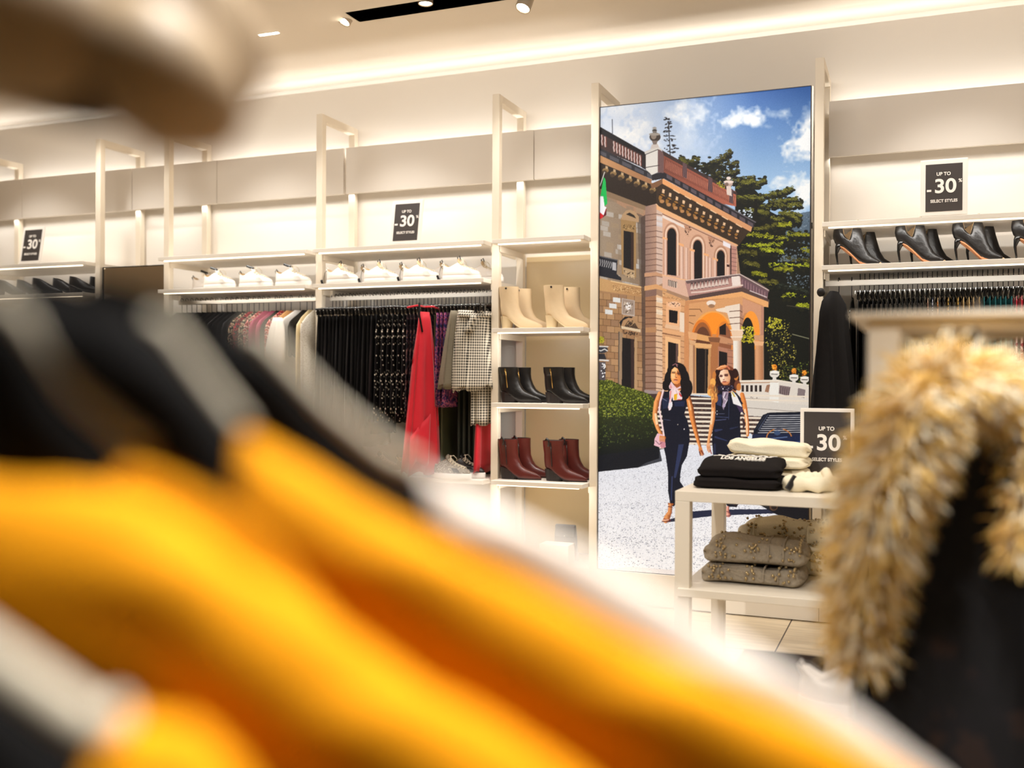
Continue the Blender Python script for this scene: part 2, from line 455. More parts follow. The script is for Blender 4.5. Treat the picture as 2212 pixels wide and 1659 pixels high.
for x, lab in ((-3.671, 'thin glowing ceiling lamp edge left of the dark slot'), (-5.895, 'thin glowing ceiling lamp edge at far left')):
    t = thing('recessed_lamp', lab, 'ceiling lamp', (x, 5.058, 3.36), group='recessed lamps in the ceiling')
    MB().box(-.075, .075, -.014, .014, -.004, 0).build('trim_ring', M_WHITE, t)
    MB().box(-.07, .07, -.010, .010, -.006, -.004).build('diffuser', M_LENS, t)
# ---------------------------------------------------------------- the villa poster: a flat print, painted as a picture
class Painter:
    """small numpy painter; works in the poster's own picture coordinates (x0..x0+w, y0..y0+h), SS samples per unit"""
    def __init__(s, x0, y0, w, h, ss=2):
        s.x0, s.y0, s.w, s.h, s.ss = x0, y0, w, h, ss
        s.im = np.zeros((h * ss, w * ss, 3), np.float32)
        s.rs = np.random.RandomState(5)
    def win(s, xa, ya, xb, yb):
        ss = s.ss
        i0 = max(0, int((ya - s.y0) * ss) - 1); i1 = min(s.h * ss, int((yb - s.y0) * ss) + 2)
        j0 = max(0, int((xa - s.x0) * ss) - 1); j1 = min(s.w * ss, int((xb - s.x0) * ss) + 2)
        if i1 <= i0 or j1 <= j0: return None
        yy, xx = np.mgrid[i0:i1, j0:j1]
        return (slice(i0, i1), slice(j0, j1)), (xx + .5) / ss + s.x0, (yy + .5) / ss + s.y0
    def inside(s, pts, X, Y):
        m = np.zeros(X.shape, bool); n = len(pts)
        for i in range(n):
            xa, ya = pts[i]; xb, yb = pts[(i + 1) % n]
            if ya == yb: continue
            c = (ya > Y) != (yb > Y)
            m ^= c & (X < (xb - xa) * (Y - ya) / (yb - ya) + xa)
        return m
    def put(s, sl, m, c, a=1.0):
        c = np.asarray(c, np.float32)
        mm = (m * a)[..., None].astype(np.float32)
        s.im[sl] = s.im[sl] * (1 - mm) + c * mm
    def poly(s, pts, c, a=1.0, c2=None, ax=None, jit=0):
        xs = [p[0] for p in pts]; ys = [p[1] for p in pts]
        wv = s.win(min(xs), min(ys), max(xs), max(ys))
        if wv is None: return
        sl, X, Y = wv; m = s.inside(pts, X, Y)
        col = np.asarray(c, np.float32)
        if c2 is not None:
            ax = ax or ((0, min(ys)), (0, max(ys)))
            (xa, ya), (xb, yb) = ax
            t = np.clip(((X - xa) * (xb - xa) + (Y - ya) * (yb - ya)) / ((xb - xa) ** 2 + (yb - ya) ** 2), 0, 1)[..., None]
            col = col * (1 - t) + np.asarray(c2, np.float32) * t
        if jit:
            col = col + s.rs.normal(0, jit, X.shape)[..., None]
        s.put(sl, m, col, a)
    def line(s, pts, wd, c, a=1.0):
        for (xa, ya), (xb, yb) in zip(pts, pts[1:]):
            wv = s.win(min(xa, xb) - wd, min(ya, yb) - wd, max(xa, xb) + wd, max(ya, yb) + wd)
            if wv is None: continue
            sl, X, Y = wv
            L2 = (xb - xa) ** 2 + (yb - ya) ** 2 + 1e-9
            t = np.clip(((X - xa) * (xb - xa) + (Y - ya) * (yb - ya)) / L2, 0, 1)
            d = np.hypot(X - xa - t * (xb - xa), Y - ya - t * (yb - ya))
            s.put(sl, np.clip((wd / 2 - d) * s.ss + .5, 0, 1), c, a)
    def limb(s, pts, c, c2=None):
        """tapering stroke: (x, y, width) points; c2 shades the right side"""
        for (xa, ya, wa), (xb, yb, wb) in zip(pts, pts[1:]):
            wm = max(wa, wb)
            wv = s.win(min(xa, xb) - wm, min(ya, yb) - wm, max(xa, xb) + wm, max(ya, yb) + wm)
            if wv is None: continue
            sl, X, Y = wv
            L2 = (xb - xa) ** 2 + (yb - ya) ** 2 + 1e-9
            t = np.clip(((X - xa) * (xb - xa) + (Y - ya) * (yb - ya)) / L2, 0, 1)
            ox = X - xa - t * (xb - xa); d = np.hypot(ox, Y - ya - t * (yb - ya)); r = (wa + (wb - wa) * t) / 2
            col = np.asarray(c, np.float32)
            if c2 is not None:
                k = np.clip((ox / np.maximum(r, .1) + .1) * 1.1, 0, 1)[..., None]; col = col * (1 - k) + np.asarray(c2, np.float32) * k
            s.put(sl, np.clip((r - d) * s.ss + .5, 0, 1), col)
    def ell(s, cx, cy, rx, ry, c, a=1.0, soft=0.0, c2=None):
        e = 1 + soft
        wv = s.win(cx - rx * e, cy - ry * e, cx + rx * e, cy + ry * e)
        if wv is None: return
        sl, X, Y = wv; d = np.hypot((X - cx) / rx, (Y - cy) / ry)
        m = (np.clip((1 + soft - d) / (2 * soft), 0, 1) if soft else np.clip((1 - d) * min(rx, ry) * s.ss + .5, 0, 1))
        col = np.asarray(c, np.float32)
        if c2 is not None:
            k = np.clip((X - cx) / rx * .8 + .35, 0, 1)[..., None]; col = col * (1 - k) + np.asarray(c2, np.float32) * k
        s.put(sl, m, col, a)
    def specks(s, pts, n, cols, r=(.5, 1.4), a=1.0, asp=1.0):
        """n leaf-like specks inside a polygon"""
        xs = [p[0] for p in pts]; ys = [p[1] for p in pts]
        X = s.rs.uniform(min(xs), max(xs), n * 2); Y = s.rs.uniform(min(ys), max(ys), n * 2)
        k = s.inside(pts, X, Y); X = X[k][:n]; Y = Y[k][:n]
        for x, y in zip(X, Y):
            rr = s.rs.uniform(*r); c = cols[s.rs.randint(len(cols))]
            s.ell(x, y, rr * asp, rr, c, a)
    def noise(s, h, w, cell):
        """smooth value noise"""
        gh, gw = int(h / cell) + 3, int(w / cell) + 3
        g = s.rs.rand(gh, gw).astype(np.float32)
        y = np.arange(h) / cell; x = np.arange(w) / cell
        yi = y.astype(int); xi = x.astype(int); fy = y - yi; fx = x - xi
        fy = (fy * fy * (3 - 2 * fy))[:, None]; fx = (fx * fx * (3 - 2 * fx))[None]
        a = g[yi][:, xi]; b = g[yi][:, xi + 1]; c = g[yi + 1][:, xi]; d = g[yi + 1][:, xi + 1]
        return (a * (1 - fx) + b * fx) * (1 - fy) + (c * (1 - fx) + d * fx) * fy

def paint_villa():
    P = Painter(1285, 175, 485, 1125, 2)
    H, W = P.im.shape[:2]
    yy, xx = np.mgrid[0:H, 0:W]; X = xx / 2 + 1285; Y = yy / 2 + 175
    lerp = lambda a, b, t: np.asarray(a, np.float32) * (1 - t[..., None]) + np.asarray(b, np.float32) * t[..., None]
    # sky: deep blue at the top right, pale towards the left and below
    tx = np.clip((X - 1300) / 400, 0, 1); ty = np.clip((Y - 190) / 240, 0, 1)
    blue = lerp((44, 84, 146), (148, 178, 208), np.clip(ty * 1.15, 0, 1))
    pale = lerp((196, 204, 216), (206, 208, 216), ty)
    P.im[:] = pale * (1 - np.clip(tx * 1.55 - .28, 0, 1))[..., None] + blue * np.clip(tx * 1.55 - .28, 0, 1)[..., None]
    n1 = P.noise(H, W, 46) * .5 + P.noise(H, W, 22) * .3 + P.noise(H, W, 10) * .2
    for cx, cy, rx, ry, am in ((1616, 256, 46, 17, .8), (1592, 254, 26, 15, .5), (1672, 246, 38, 12, .55), (1737, 310, 40, 36, 1.15), (1752, 258, 26, 28, .5), (1490, 246, 45, 28, .6),
                               (1375, 290, 55, 26, .75), (1330, 230, 60, 20, .4), (1690, 400, 30, 16, .9), (1740, 425, 50, 40, 1.1), (1655, 272, 18, 6, .3), (1480, 300, 50, 60, .25)):
        d = np.hypot((X - cx) / rx, (Y - cy) / ry)
        k = np.clip((1.25 - d + (n1 - .5) * 2.2) * am, 0, 1) * .92
        P.im[:] = lerp((0, 0, 0), (232, 230, 226), k) + P.im * (1 - k)[..., None]
    n2 = P.noise(H, W, 30) * .6 + P.noise(H, W, 12) * .4
    k = np.clip((n2 - .58) * 2.5, 0, .5) * (X < 1560)
    P.im[:] = P.im * (1 - k)[..., None] + np.float32((170, 186, 210)) * k[..., None]
    # hill at the right behind the trees
    P.poly([(1690, 470), (1720, 462), (1752, 456), (1765, 452), (1765, 700), (1690, 700)], (84, 100, 116), 1, (52, 64, 66), jit=10)
    P.specks([(1690, 470), (1765, 455), (1765, 700), (1690, 700)], 260, [(120, 134, 146), (50, 60, 62), (98, 112, 124)], (.8, 2.2))
    # ---- cedar: dark mass, then boughs with lit tops
    DK = [(26, 27, 22), (33, 33, 22), (20, 22, 20)]
    mass = [(1588, 400), (1600, 392), (1622, 400), (1640, 420), (1650, 450), (1690, 470), (1700, 520), (1757, 530), (1757, 850), (1560, 850), (1585, 560), (1588, 470)]
    P.poly(mass, (24, 25, 21))
    def bough(x, y, L, up, lit, n=70, th=7):
        n = int(n * 1.25)
        for i in range(n):
            t = P.rs.rand() ** .8; px = x + L * t; py = y + up * t * t + P.rs.normal(0, th * .55) + th * .4
            c = DK[P.rs.randint(3)]; P.ell(px, py, P.rs.uniform(2.5, 5.5), P.rs.uniform(1.6, 3.4), c)
        for i in range(int(n * .9)):
            t = P.rs.rand() ** .8; px = x + L * t; py = y + up * t * t - th * .35 + P.rs.normal(0, th * .28)
            c = np.array(lit) * P.rs.uniform(.5, 1.25); dx = P.rs.uniform(1, 3.5); P.line([(px - dx, py + P.rs.uniform(0, 2.2)), (px, py), (px + dx, py + P.rs.uniform(.6, 3.2))], P.rs.uniform(.8, 1.7), np.clip(c, 0, 255))
    G1, G2, G3 = (92, 88, 36), (140, 140, 34), (158, 164, 38)
    for x, y, L, up in ((1530, 352, 50, -26), (1500, 360, 95, -8), (1520, 376, 75, -5), (1500, 395, 60, -12), (1560, 392, 70, -8), (1470, 352, 40, -8), (1468, 345, 16, 10)):
        bough(x, y, L, up, (86, 82, 34), 60, 9)
    for i in range(60): P.ell(P.rs.uniform(1515, 1562), P.rs.uniform(352, 400), P.rs.uniform(3, 7), P.rs.uniform(2, 4), DK[i % 3])
    for x, y, L, up in ((1592, 404, 62, -14), (1600, 396, 30, -4), (1640, 424, 75, -18), (1590, 428, 60, 2), (1660, 436, 62, -6), (1640, 446, 92, -4), (1610, 455, 50, 8), (1680, 462, 52, 6), (1665, 474, 60, 4), (1700, 466, 28, 14)):
        bough(x, y, L, up, (104, 102, 40), 90, 8)
    for i in range(26):
        P.ell(P.rs.uniform(1596, 1628), P.rs.uniform(448, 472), P.rs.uniform(1, 3), P.rs.uniform(1, 2), (190, 200, 212))
    P.poly([(1629, 430), (1636, 430), (1637, 500), (1628, 500)], (24, 23, 20))
    for x, y, L, up, g in ((1628, 496, 50, -10, G1), (1680, 488, 28, -3, G2), (1610, 508, 60, 6, G2), (1660, 516, 94, -2, G2), (1600, 532, 92, -4, G3), (1594, 545, 40, 4, G1), (1640, 540, 52, 6, G3), (1700, 508, 55, 2, G2), (1690, 562, 62, 2, G1),
                           (1606, 568, 34, 8, G1), (1660, 574, 96, 2, G3), (1672, 582, 40, 2, G2), (1625, 592, 30, 4, G2), (1640, 610, 40, 2, G1), (1690, 640, 66, -6, G2), (1700, 634, 40, 6, G3), (1720, 660, 34, 6, G3), (1730, 540, 26, 8, G2), (1680, 618, 70, 18, (44, 50, 40))):
        bough(x, y, L, up, g, 80, 8)
    for (xa, ya, xb, yb) in ((1690, 535, 1757, 560), (1680, 552, 1720, 566), (1700, 590, 1757, 622)):
        P.specks([(xa, ya), (xb, ya), (xb, yb), (xa, yb)], 60, [(70, 82, 90), (96, 108, 116)], (.8, 2))
    P.specks([(1650, 690), (1705, 690), (1720, 760), (1700, 830), (1660, 800)], 330, [(148, 140, 52), (172, 158, 70), (96, 92, 40), (60, 56, 34)], (.6, 1.7))
    P.specks([(1660, 685), (1690, 690), (1690, 712), (1662, 708)], 90, [(196, 186, 56), (170, 164, 44)], (.8, 1.8))
    P.specks([(1690, 790), (1755, 780), (1755, 830), (1690, 830)], 150, [(66, 74, 34), (96, 106, 44), (40, 44, 28)], (.8, 2))
    P.line([(1700, 660), (1757, 668)], 2, (60, 56, 46)); P.line([(1712, 722), (1757, 734)], 2, (118, 116, 92))
    # small conifer beside the urn
    P.line([(1444, 262), (1448, 340)], 2, (40, 36, 36))
    for y, w0, x in ((258, 5, 1440), (266, 8, 1442), (276, 11, 1443), (284, 8, 1441), (294, 12, 1447), (303, 14, 1449), (315, 13, 1448), (321, 15, 1450), (328, 8, 1452)):
        for k in range(9):
            P.ell(x + P.rs.uniform(-w0, w0), y + P.rs.normal(0, 1.6), P.rs.uniform(1.4, 3.4), P.rs.uniform(.7, 1.5), (44, 40, 42))
    # ---- villa: left wing wall
    P.poly([(1285, 330), (1418, 400), (1590, 520), (1600, 600), (1650, 640), (1650, 850), (1285, 850)], (158, 122, 96), 1, None, None, 3)
    P.poly([(1285, 410), (1400, 480), (1400, 640), (1285, 640)], (150, 132, 112), 1, (128, 106, 86), ((1290, 0), (1395, 0)), 3)
    for i in range(70):
        bx = P.rs.uniform(1294, 1384); by = 420 + P.rs.randint(20) * 11 + (bx - 1294) * .22
        c = np.array([(172, 166, 160), (150, 128, 102), (130, 112, 92), (186, 180, 174)][P.rs.randint(4)])
        P.poly([(bx, by), (bx + 16, by + 3.4), (bx + 16, by + 13.5), (bx, by + 10)], c, .6)
    P.poly([(1376, 460), (1397, 470), (1397, 640), (1383, 640)], (84, 72, 64), .65)
    # roof balustrade, left
    P.poly([(1285, 270), (1295, 273), (1395, 330), (1395, 365), (1285, 316)], (62, 44, 42))
    P.poly([(1285, 270), (1295, 273), (1395, 330), (1395, 338), (1285, 283)], (30, 26, 28))
    P.poly([(1385, 332), (1397, 338), (1397, 368), (1386, 362)], (44, 36, 36))
    for x in [1300, 1307] + [1326 + 6.3 * i for i in range(10)]:
        y = 292 + (x - 1300) * .535
        P.line([(x - .5, y), (x + .4, y + 8), (x - .5, y + 13), (x + .8, y + 21)], 2.6, (196, 172, 166))
        P.line([(x + 2.2, y), (x + 2.6, y + 21)], 1.8, (120, 66, 54))
    P.line([(1322.5, 258), (1323, 290)], 1.6, (66, 70, 82))
    # cornice, left
    P.poly([(1285, 314), (1408, 374), (1410, 388), (1285, 334)], (44, 42, 46))
    for i in range(5):
        x = 1290 + 27 * i; y = 320 + (x - 1285) * .47
        P.poly([(x, y), (x + 20, y + 9.4), (x + 20, y + 17), (x, y + 8)], (76, 74, 80))
    P.poly([(1285, 330), (1408, 388), (1406, 400), (1285, 348)], (184, 136, 92), 1, (150, 106, 74), ((1290, 0), (1405, 0)))
    P.poly([(1285, 346), (1406, 398), (1420, 400), (1420, 452), (1397, 450), (1285, 412)], (44, 34, 28))
    for i in range(7):
        x = 1300 + 17 * i; y = 362 + i * 7
        P.ell(x + 8, y + 6, 7, 5, (132, 104, 66)); P.ell(x + 6, y + 10, 5, 4, (70, 54, 40)); P.poly([(x + 8, y - 4), (x + 13, y - 2), (x + 13, y + 4), (x + 8, y + 2)], (180, 150, 112))
    P.poly([(1285, 404), (1320, 416), (1398, 446), (1398, 456), (1320, 428), (1285, 416)], (128, 104, 80))
    # flag
    P.line([(1306, 372), (1288, 426)], 1.6, (206, 204, 200))
    P.poly([(1304, 382), (1308, 388), (1312, 440), (1306, 446), (1300, 428), (1297, 424)], (28, 168, 76))
    P.poly([(1297, 424), (1303, 424), (1306, 446), (1310, 448), (1305, 466), (1293, 456), (1294, 432)], (226, 224, 228))
    P.poly([(1292, 456), (1304, 465), (1309, 450), (1310, 462), (1300, 472), (1292, 474)], (198, 40, 44)); P.poly([(1304, 465), (1310, 450), (1310, 464), (1302, 470)], (92, 30, 38))
    # left window with round pediment
    P.poly([(1341, 470), (1374, 478), (1374, 600), (1343, 592)], (150, 118, 78))
    P.poly([(1347, 498), (1369, 502), (1369, 584), (1347, 579)], (30, 27, 28)); P.poly([(1363, 502), (1369, 502), (1369, 584), (1363, 583)], (56, 40, 34))
    P.poly([(1342, 474), (1344, 464), (1352, 455), (1362, 453), (1372, 458), (1380, 468), (1380, 480)], (166, 134, 100)); P.poly([(1352, 463), (1360, 459), (1370, 465), (1374, 472)], (44, 38, 34))
    P.specks([(1346, 484), (1372, 487), (1372, 497), (1346, 494)], 60, [(120, 92, 58), (186, 154, 104), (80, 62, 44)], (.6, 1.4))
    P.poly([(1345, 577), (1372, 585), (1371, 604), (1364, 598), (1354, 598), (1347, 592)], (170, 142, 108)); P.specks([(1346, 584), (1371, 590), (1368, 602), (1350, 596)], 40, [(70, 56, 44), (196, 170, 136)], (.6, 1.4))
    # stone balcony left
    P.poly([(1285, 550), (1334, 561), (1332, 592), (1342, 600), (1342, 606), (1285, 594)], (36, 36, 42))
    for i in range(7):
        x = 1296 + 4.6 * i; P.line([(x, 560 + i * 1.2), (x + 2, 567 + i), (x, 574 + i)], 1.8, (150, 146, 146))
    P.poly([(1323, 566), (1331, 568), (1331, 585), (1323, 583)], (168, 166, 168)); P.line([(1285, 551), (1334, 562)], 2, (92, 90, 92))
    # frieze band and ground floor, left
    P.poly([(1285, 598), (1320, 606), (1393, 620), (1418, 616), (1418, 640), (1392, 644), (1285, 626)], (188, 148, 100), 1, (160, 116, 76), ((1290, 0), (1418, 0)))
    P.line([(1320, 607), (1392, 622), (1418, 618)], 2, (216, 182, 134)); P.specks([(1322, 614), (1390, 626), (1390, 638), (1322, 626)], 120, [(128, 92, 58), (206, 170, 122)], (.6, 1.2))
    P.poly([(1285, 626), (1398, 644), (1398, 850), (1285, 850)], (158, 120, 84), 1, (150, 110, 84), ((1290, 0), (1398, 0)), 3)
    r = np.random.RandomState(3)
    for row in range(17):
        y = 632 + row * 14
        for col_ in range(8):
            x = 1286 + col_ * 17 + (row % 2) * 8; c = np.array([(166, 128, 88), (150, 112, 78), (174, 136, 98), (142, 110, 84)][r.randint(4)])
            P.poly([(x, y + (x - 1286) * .09), (x + 15.8, y + (x + 16 - 1286) * .09), (x + 15.8, y + 13 + (x + 16 - 1286) * .09), (x, y + 13 + (x - 1286) * .09)], c, .75)
            P.line([(x + 16.4, y + (x + 16 - 1286) * .09), (x + 16.4, y + 13 + (x + 16 - 1286) * .09)], .8, (92, 66, 46))
        P.line([(1286, y + 13.5), (1398, y + 13.5 + 10)], .9, (92, 66, 46))
    for x, y in ((1324, 642), (1316, 655), (1307, 668)):
        P.poly([(x, y), (x + 16, y + 2), (x + 16, y + 12), (x, y + 10)], (206, 204, 200))
    P.poly([(1343, 644), (1371, 649), (1371, 684), (1343, 679)], (172, 156, 144)); P.poly([(1345, 646), (1369, 650), (1369, 680), (1345, 677)], (150, 130, 116)); P.ell(1357, 661, 6, 8, (226, 218, 214)); P.specks([(1347, 652), (1367, 654), (1364, 676), (1350, 676)], 46, [(92, 74, 58), (198, 180, 160)], (.7, 1.5))
    # ground-floor doorway left
    P.poly([(1338, 696), (1350, 684), (1368, 684), (1350, 700), (1342, 712)], (38, 34, 34))
    P.poly([(1341, 706), (1346, 692), (1358, 686), (1374, 690), (1388, 708), (1384, 712), (1372, 700), (1360, 696), (1350, 700), (1348, 706)], (166, 128, 92)); P.poly([(1348, 706), (1356, 694), (1372, 698), (1380, 712)], (74, 56, 44)); P.specks([(1350, 704), (1360, 690), (1370, 696), (1376, 708)], 40, [(168, 134, 96), (60, 46, 38)], (.6, 1.5))
    P.poly([(1342, 704), (1384, 712), (1384, 718), (1342, 710)], (206, 182, 150)); P.poly([(1345, 710), (1382, 718), (1380, 728), (1346, 722)], (150, 112, 80)); P.specks([(1346, 714), (1380, 720), (1378, 726), (1346, 720)], 24, [(64, 48, 38)], (1, 2))
    P.poly([(1336, 716), (1346, 720), (1346, 850), (1336, 850)], (150, 124, 98)); P.poly([(1371, 728), (1376, 730), (1376, 850), (1370, 850)], (172, 138, 102))
    P.poly([(1344, 729), (1370, 733), (1370, 850), (1343, 850)], (28, 25, 26)); P.poly([(1363, 732), (1370, 733), (1370, 850), (1363, 850)], (56, 40, 38)); P.poly([(1336, 716), (1338, 716), (1337, 830), (1335, 830)], (76, 70, 66))
    # shaded recess and rusticated corner pier
    P.poly([(1384, 470), (1397, 462), (1397, 850), (1388, 850)], (74, 58, 52), .75)
    P.poly([(1394, 446), (1418, 440), (1418, 618), (1394, 624)], (140, 112, 100), 1, (168, 132, 112), ((1396, 0), (1418, 0)), 3)
    P.poly([(1418, 440), (1431, 452), (1431, 612), (1418, 618)], (196, 168, 152), 1, None, None, 3)
    P.poly([(1394, 640), (1417, 636), (1417, 850), (1394, 850)], (152, 108, 78), 1, (140, 108, 92), None, 3)
    P.poly([(1417, 636), (1431, 642), (1431, 850), (1417, 850)], (214, 176, 138), 1, (206, 172, 146), None, 3)
    for i in range(13):
        y = 462 + 12.2 * i
        if y < 608: P.line([(1394, y + 3), (1418, y), (1431, y + 3)], 1.3, (92, 64, 56))
    for i in range(17):
        y = 650 + 12.6 * i; P.line([(1394, y), (1417, y - .5), (1431, y + 2)], 1.4, (92, 58, 42))
    for (ya, yb, c) in ((466, 476, (206, 198, 196)), (478, 488, (202, 194, 194)), (642, 652, (222, 206, 188)), (668, 678, (224, 206, 182))):
        P.poly([(1418, ya), (1431, ya + 3), (1431, yb + 3), (1418, yb)], c, .8)
    P.poly([(1392, 590), (1418, 588), (1437, 594), (1437, 600), (1418, 596), (1392, 598)], (186, 140, 108))
    P.poly([(1392, 618), (1418, 614), (1440, 622), (1440, 630), (1418, 624), (1392, 628)], (202, 150, 102)); P.poly([(1394, 628), (1418, 624), (1418, 638), (1394, 642)], (126, 96, 84))
    P.poly([(1394, 708), (1418, 706), (1418, 718), (1394, 718)], (172, 126, 88))
    # right wing, upper floor (pink stucco, arches)
    P.poly([(1431, 452), (1592, 528), (1592, 610), (1520, 640), (1431, 620)], (204, 160, 130), 1, (196, 152, 132), None, 2)
    P.poly([(1418, 440), (1424, 440), (1594, 522), (1594, 532), (1431, 460), (1418, 452)], (216, 164, 118)); P.line([(1418, 441), (1593, 523)], 2, (228, 190, 152))
    P.line([(1431, 462), (1592, 537)], 1.6, (112, 74, 60)); P.poly([(1431, 464), (1480, 488), (1480, 494), (1431, 470)], (216, 200, 190))
    def arch(cx, top, rx, bot, frame, dark=(28, 26, 27)):
        for r_, c in ((rx + frame + 3, (176, 130, 104)), (rx + frame, (220, 188, 164)), (rx + 1.5, (158, 112, 88))):
            P.ell(cx, top + rx * 1.55, r_, r_ * 1.55, c); P.poly([(cx - r_, top + rx * 1.55), (cx + r_, top + rx * 1.55), (cx + r_, bot + 2), (cx - r_, bot)], c)
        P.ell(cx, top + rx * 1.55, rx, rx * 1.55, dark); P.poly([(cx - rx, top + rx * 1.55), (cx + rx, top + rx * 1.55), (cx + rx, bot + 3), (cx - rx, bot)], dark)
    arch(1451, 493, 9.6, 593, 5); arch(1507, 519, 9.3, 604, 5); arch(1557, 541, 8.2, 598, 4)
    for x, y in ((1431, 511), (1466, 524), (1490, 536), (1520, 546), (1540, 556)):
        P.poly([(x, y), (x + 11, y + 4), (x + 11, y + 9), (x, y + 5)], (222, 162, 112))
    for x, y in ((1435, 516), (1470, 532), (1480, 534), (1494, 542), (1524, 552), (1531, 556), (1542, 560), (1570, 568)):
        P.poly([(x, y), (x + 5, y + 2), (x + 5, 604), (x, 602)], (214, 178, 158)); P.line([(x + 5.4, y + 2), (x + 5.4, 604)], .9, (140, 96, 80))
    for x, y in ((1478, 486), (1529, 510)):
        P.poly([(x, y), (x + 15, y + 6), (x + 13, y + 14), (x + 2, y + 10)], (172, 124, 98)); P.specks([(x, y), (x + 15, y + 6), (x + 11, y + 26), (x + 3, y + 20)], 34, [(80, 54, 46), (188, 146, 118)], (.7, 1.5))
    P.poly([(1579, 530), (1591, 534), (1590, 594), (1579, 600)], (176, 128, 114)); P.poly([(1577, 530), (1580, 531), (1580, 600), (1577, 600)], (74, 52, 50))
    for i in range(7): P.line([(1580, 538 + i * 9), (1591, 540 + i * 9)], .9, (96, 66, 62))
    P.poly([(1562, 520), (1578, 528), (1578, 537), (1562, 530)], (222, 214, 216)); P.poly([(1570, 571), (1576, 572), (1576, 577), (1570, 576)], (60, 34, 30))
    # eaves with brackets, right
    P.poly([(1418, 400), (1430, 386), (1625, 492), (1596, 530), (1424, 446), (1418, 440)], (58, 44, 34))
    for i in range(12):
        x = 1426 + 14.6 * i; y = 410 + 8.0 * i; sc = 1 - i * .035
        P.ell(x + 4, y + 18 * sc, 7 * sc, 9 * sc, (142, 98, 48)); P.ell(x + 8, y + 22 * sc, 5 * sc, 8 * sc, (58, 42, 32)); P.ell(x + 4, y + 25 * sc, 5 * sc, 4 * sc, (170, 122, 78))
        P.poly([(x + 5, y - 2), (x + 10, y), (x + 9, y + 8 * sc), (x + 4, y + 6 * sc)], (214, 176, 138)); P.line([(x - 2, y + 10), (x + 9, y + 16)], 2, (34, 26, 24))
    P.poly([(1405, 398), (1431, 386), (1434, 394), (1420, 404), (1408, 408)], (120, 84, 60))
    P.poly([(1431, 385), (1625, 490), (1622, 501), (1431, 397)], (214, 150, 98), 1, (198, 142, 100), ((1431, 0), (1620, 0)))
    for x in (1455, 1480, 1505, 1535, 1560, 1590): P.line([(x, 397 + (x - 1431) * .545), (x + 12, 404 + (x - 1431) * .545)], 2, (226, 186, 146))
    P.poly([(1408, 376), (1436, 368), (1632, 480), (1628, 492), (1434, 386), (1408, 390)], (42, 38, 42)); P.line([(1406, 377), (1436, 369), (1632, 480)], 2, (104, 98, 102))
    for i in range(11):
        x = 1440 + 17.5 * i; y = 376 + 10 * i; P.poly([(x, y), (x + 12, y + 7), (x + 12, y + 15), (x, y + 8)], (84, 74, 80))
    # pedestal + urn
    P.poly([(1395, 335), (1421, 322), (1421, 372), (1408, 378), (1395, 366)], (206, 200, 192)); P.poly([(1421, 320), (1434, 330), (1434, 374), (1421, 372)], (104, 78, 76))
    P.poly([(1392, 328), (1421, 316), (1436, 328), (1421, 322), (1394, 334)], (196, 190, 182)); P.line([(1394, 334), (1421, 323)], 1.4, (60, 50, 48)); P.line([(1394, 362), (1424, 357)], 1.6, (66, 56, 54))
    P.poly([(1405, 322), (1408, 312), (1420, 310), (1424, 318)], (188, 176, 168))
    P.ell(1415, 296, 12, 10, (66, 56, 50)); P.ell(1412, 294, 6, 7, (150, 134, 120), .8); P.ell(1414, 290, 12, 3, (150, 140, 130)); P.poly([(1408, 304), (1421, 304), (1418, 312), (1411, 312)], (120, 106, 98)); P.ell(1414, 283, 5, 4, (110, 102, 96)); P.ell(1414, 277, 4.5, 3, (150, 144, 138)); P.ell(1414, 281, 5, 1.6, (50, 48, 46))
    # roof balustrade, right (terracotta)
    P.poly([(1434, 328), (1520, 376), (1590, 414), (1590, 446), (1560, 440), (1434, 372)], (124, 70, 56), 1, (168, 94, 74), ((1434, 0), (1590, 0)))
    for i in range(46):
        x = 1438 + 3.3 * i; y = 342 + (x - 1438) * .55; P.line([(x, y), (x - 1.5, y + 26 - i * .18)], 1.1, (84, 48, 44)); P.line([(x + 1.4, y + 4), (x + .4, y + 22 - i * .18)], .9, (196, 124, 100))
    P.poly([(1430, 324), (1436, 328), (1592, 416), (1592, 422), (1434, 336)], (58, 44, 42))
    for x in (1475, 1530, 1575):
        y = 350 + (x - 1475) * .55; P.poly([(x, y), (x + 9, y + 5), (x + 9, y + 36), (x, y + 32)], (88, 66, 68))
    # second urn
    P.ell(1574, 397, 9, 6, (176, 150, 138)); P.ell(1574, 393, 11, 3.4, (214, 196, 186)); P.poly([(1569, 402), (1579, 402), (1581, 424), (1570, 420)], (206, 188, 178)); P.ell(1574, 385, 5, 3.6, (214, 198, 190)); P.ell(1570, 398, 4, 4, (92, 70, 62), .7)
    P.specks([(1545, 394), (1562, 392), (1566, 408), (1552, 404)], 40, [(176, 164, 52), (120, 110, 36)], (.7, 1.5))
    # balustrade panels under the arches and the loggia balcony
    P.poly([(1431, 594), (1466, 602), (1520, 612), (1520, 650), (1480, 640), (1431, 622)], (206, 166, 144)); P.line([(1431, 594), (1470, 603), (1520, 610)], 2, (222, 172, 126))
    P.poly([(1443, 604), (1463, 609), (1462, 622), (1443, 617)], (70, 54, 52))
    for i in range(5): P.line([(1445.5 + i * 4, 606 + i), (1445.5 + i * 4, 617 + i)], 2, (206, 184, 166))
    P.poly([(1480, 610), (1520, 602), (1598, 592), (1640, 612), (1660, 628), (1657, 650), (1600, 622), (1520, 640), (1490, 650)], (170, 128, 118))
    P.poly([(1480, 606), (1520, 601), (1598, 591), (1640, 611), (1662, 626), (1662, 631), (1600, 598), (1520, 608), (1484, 613)], (100, 80, 78)); P.line([(1482, 606), (1598, 592), (1660, 627)], 1.8, (206, 186, 176))
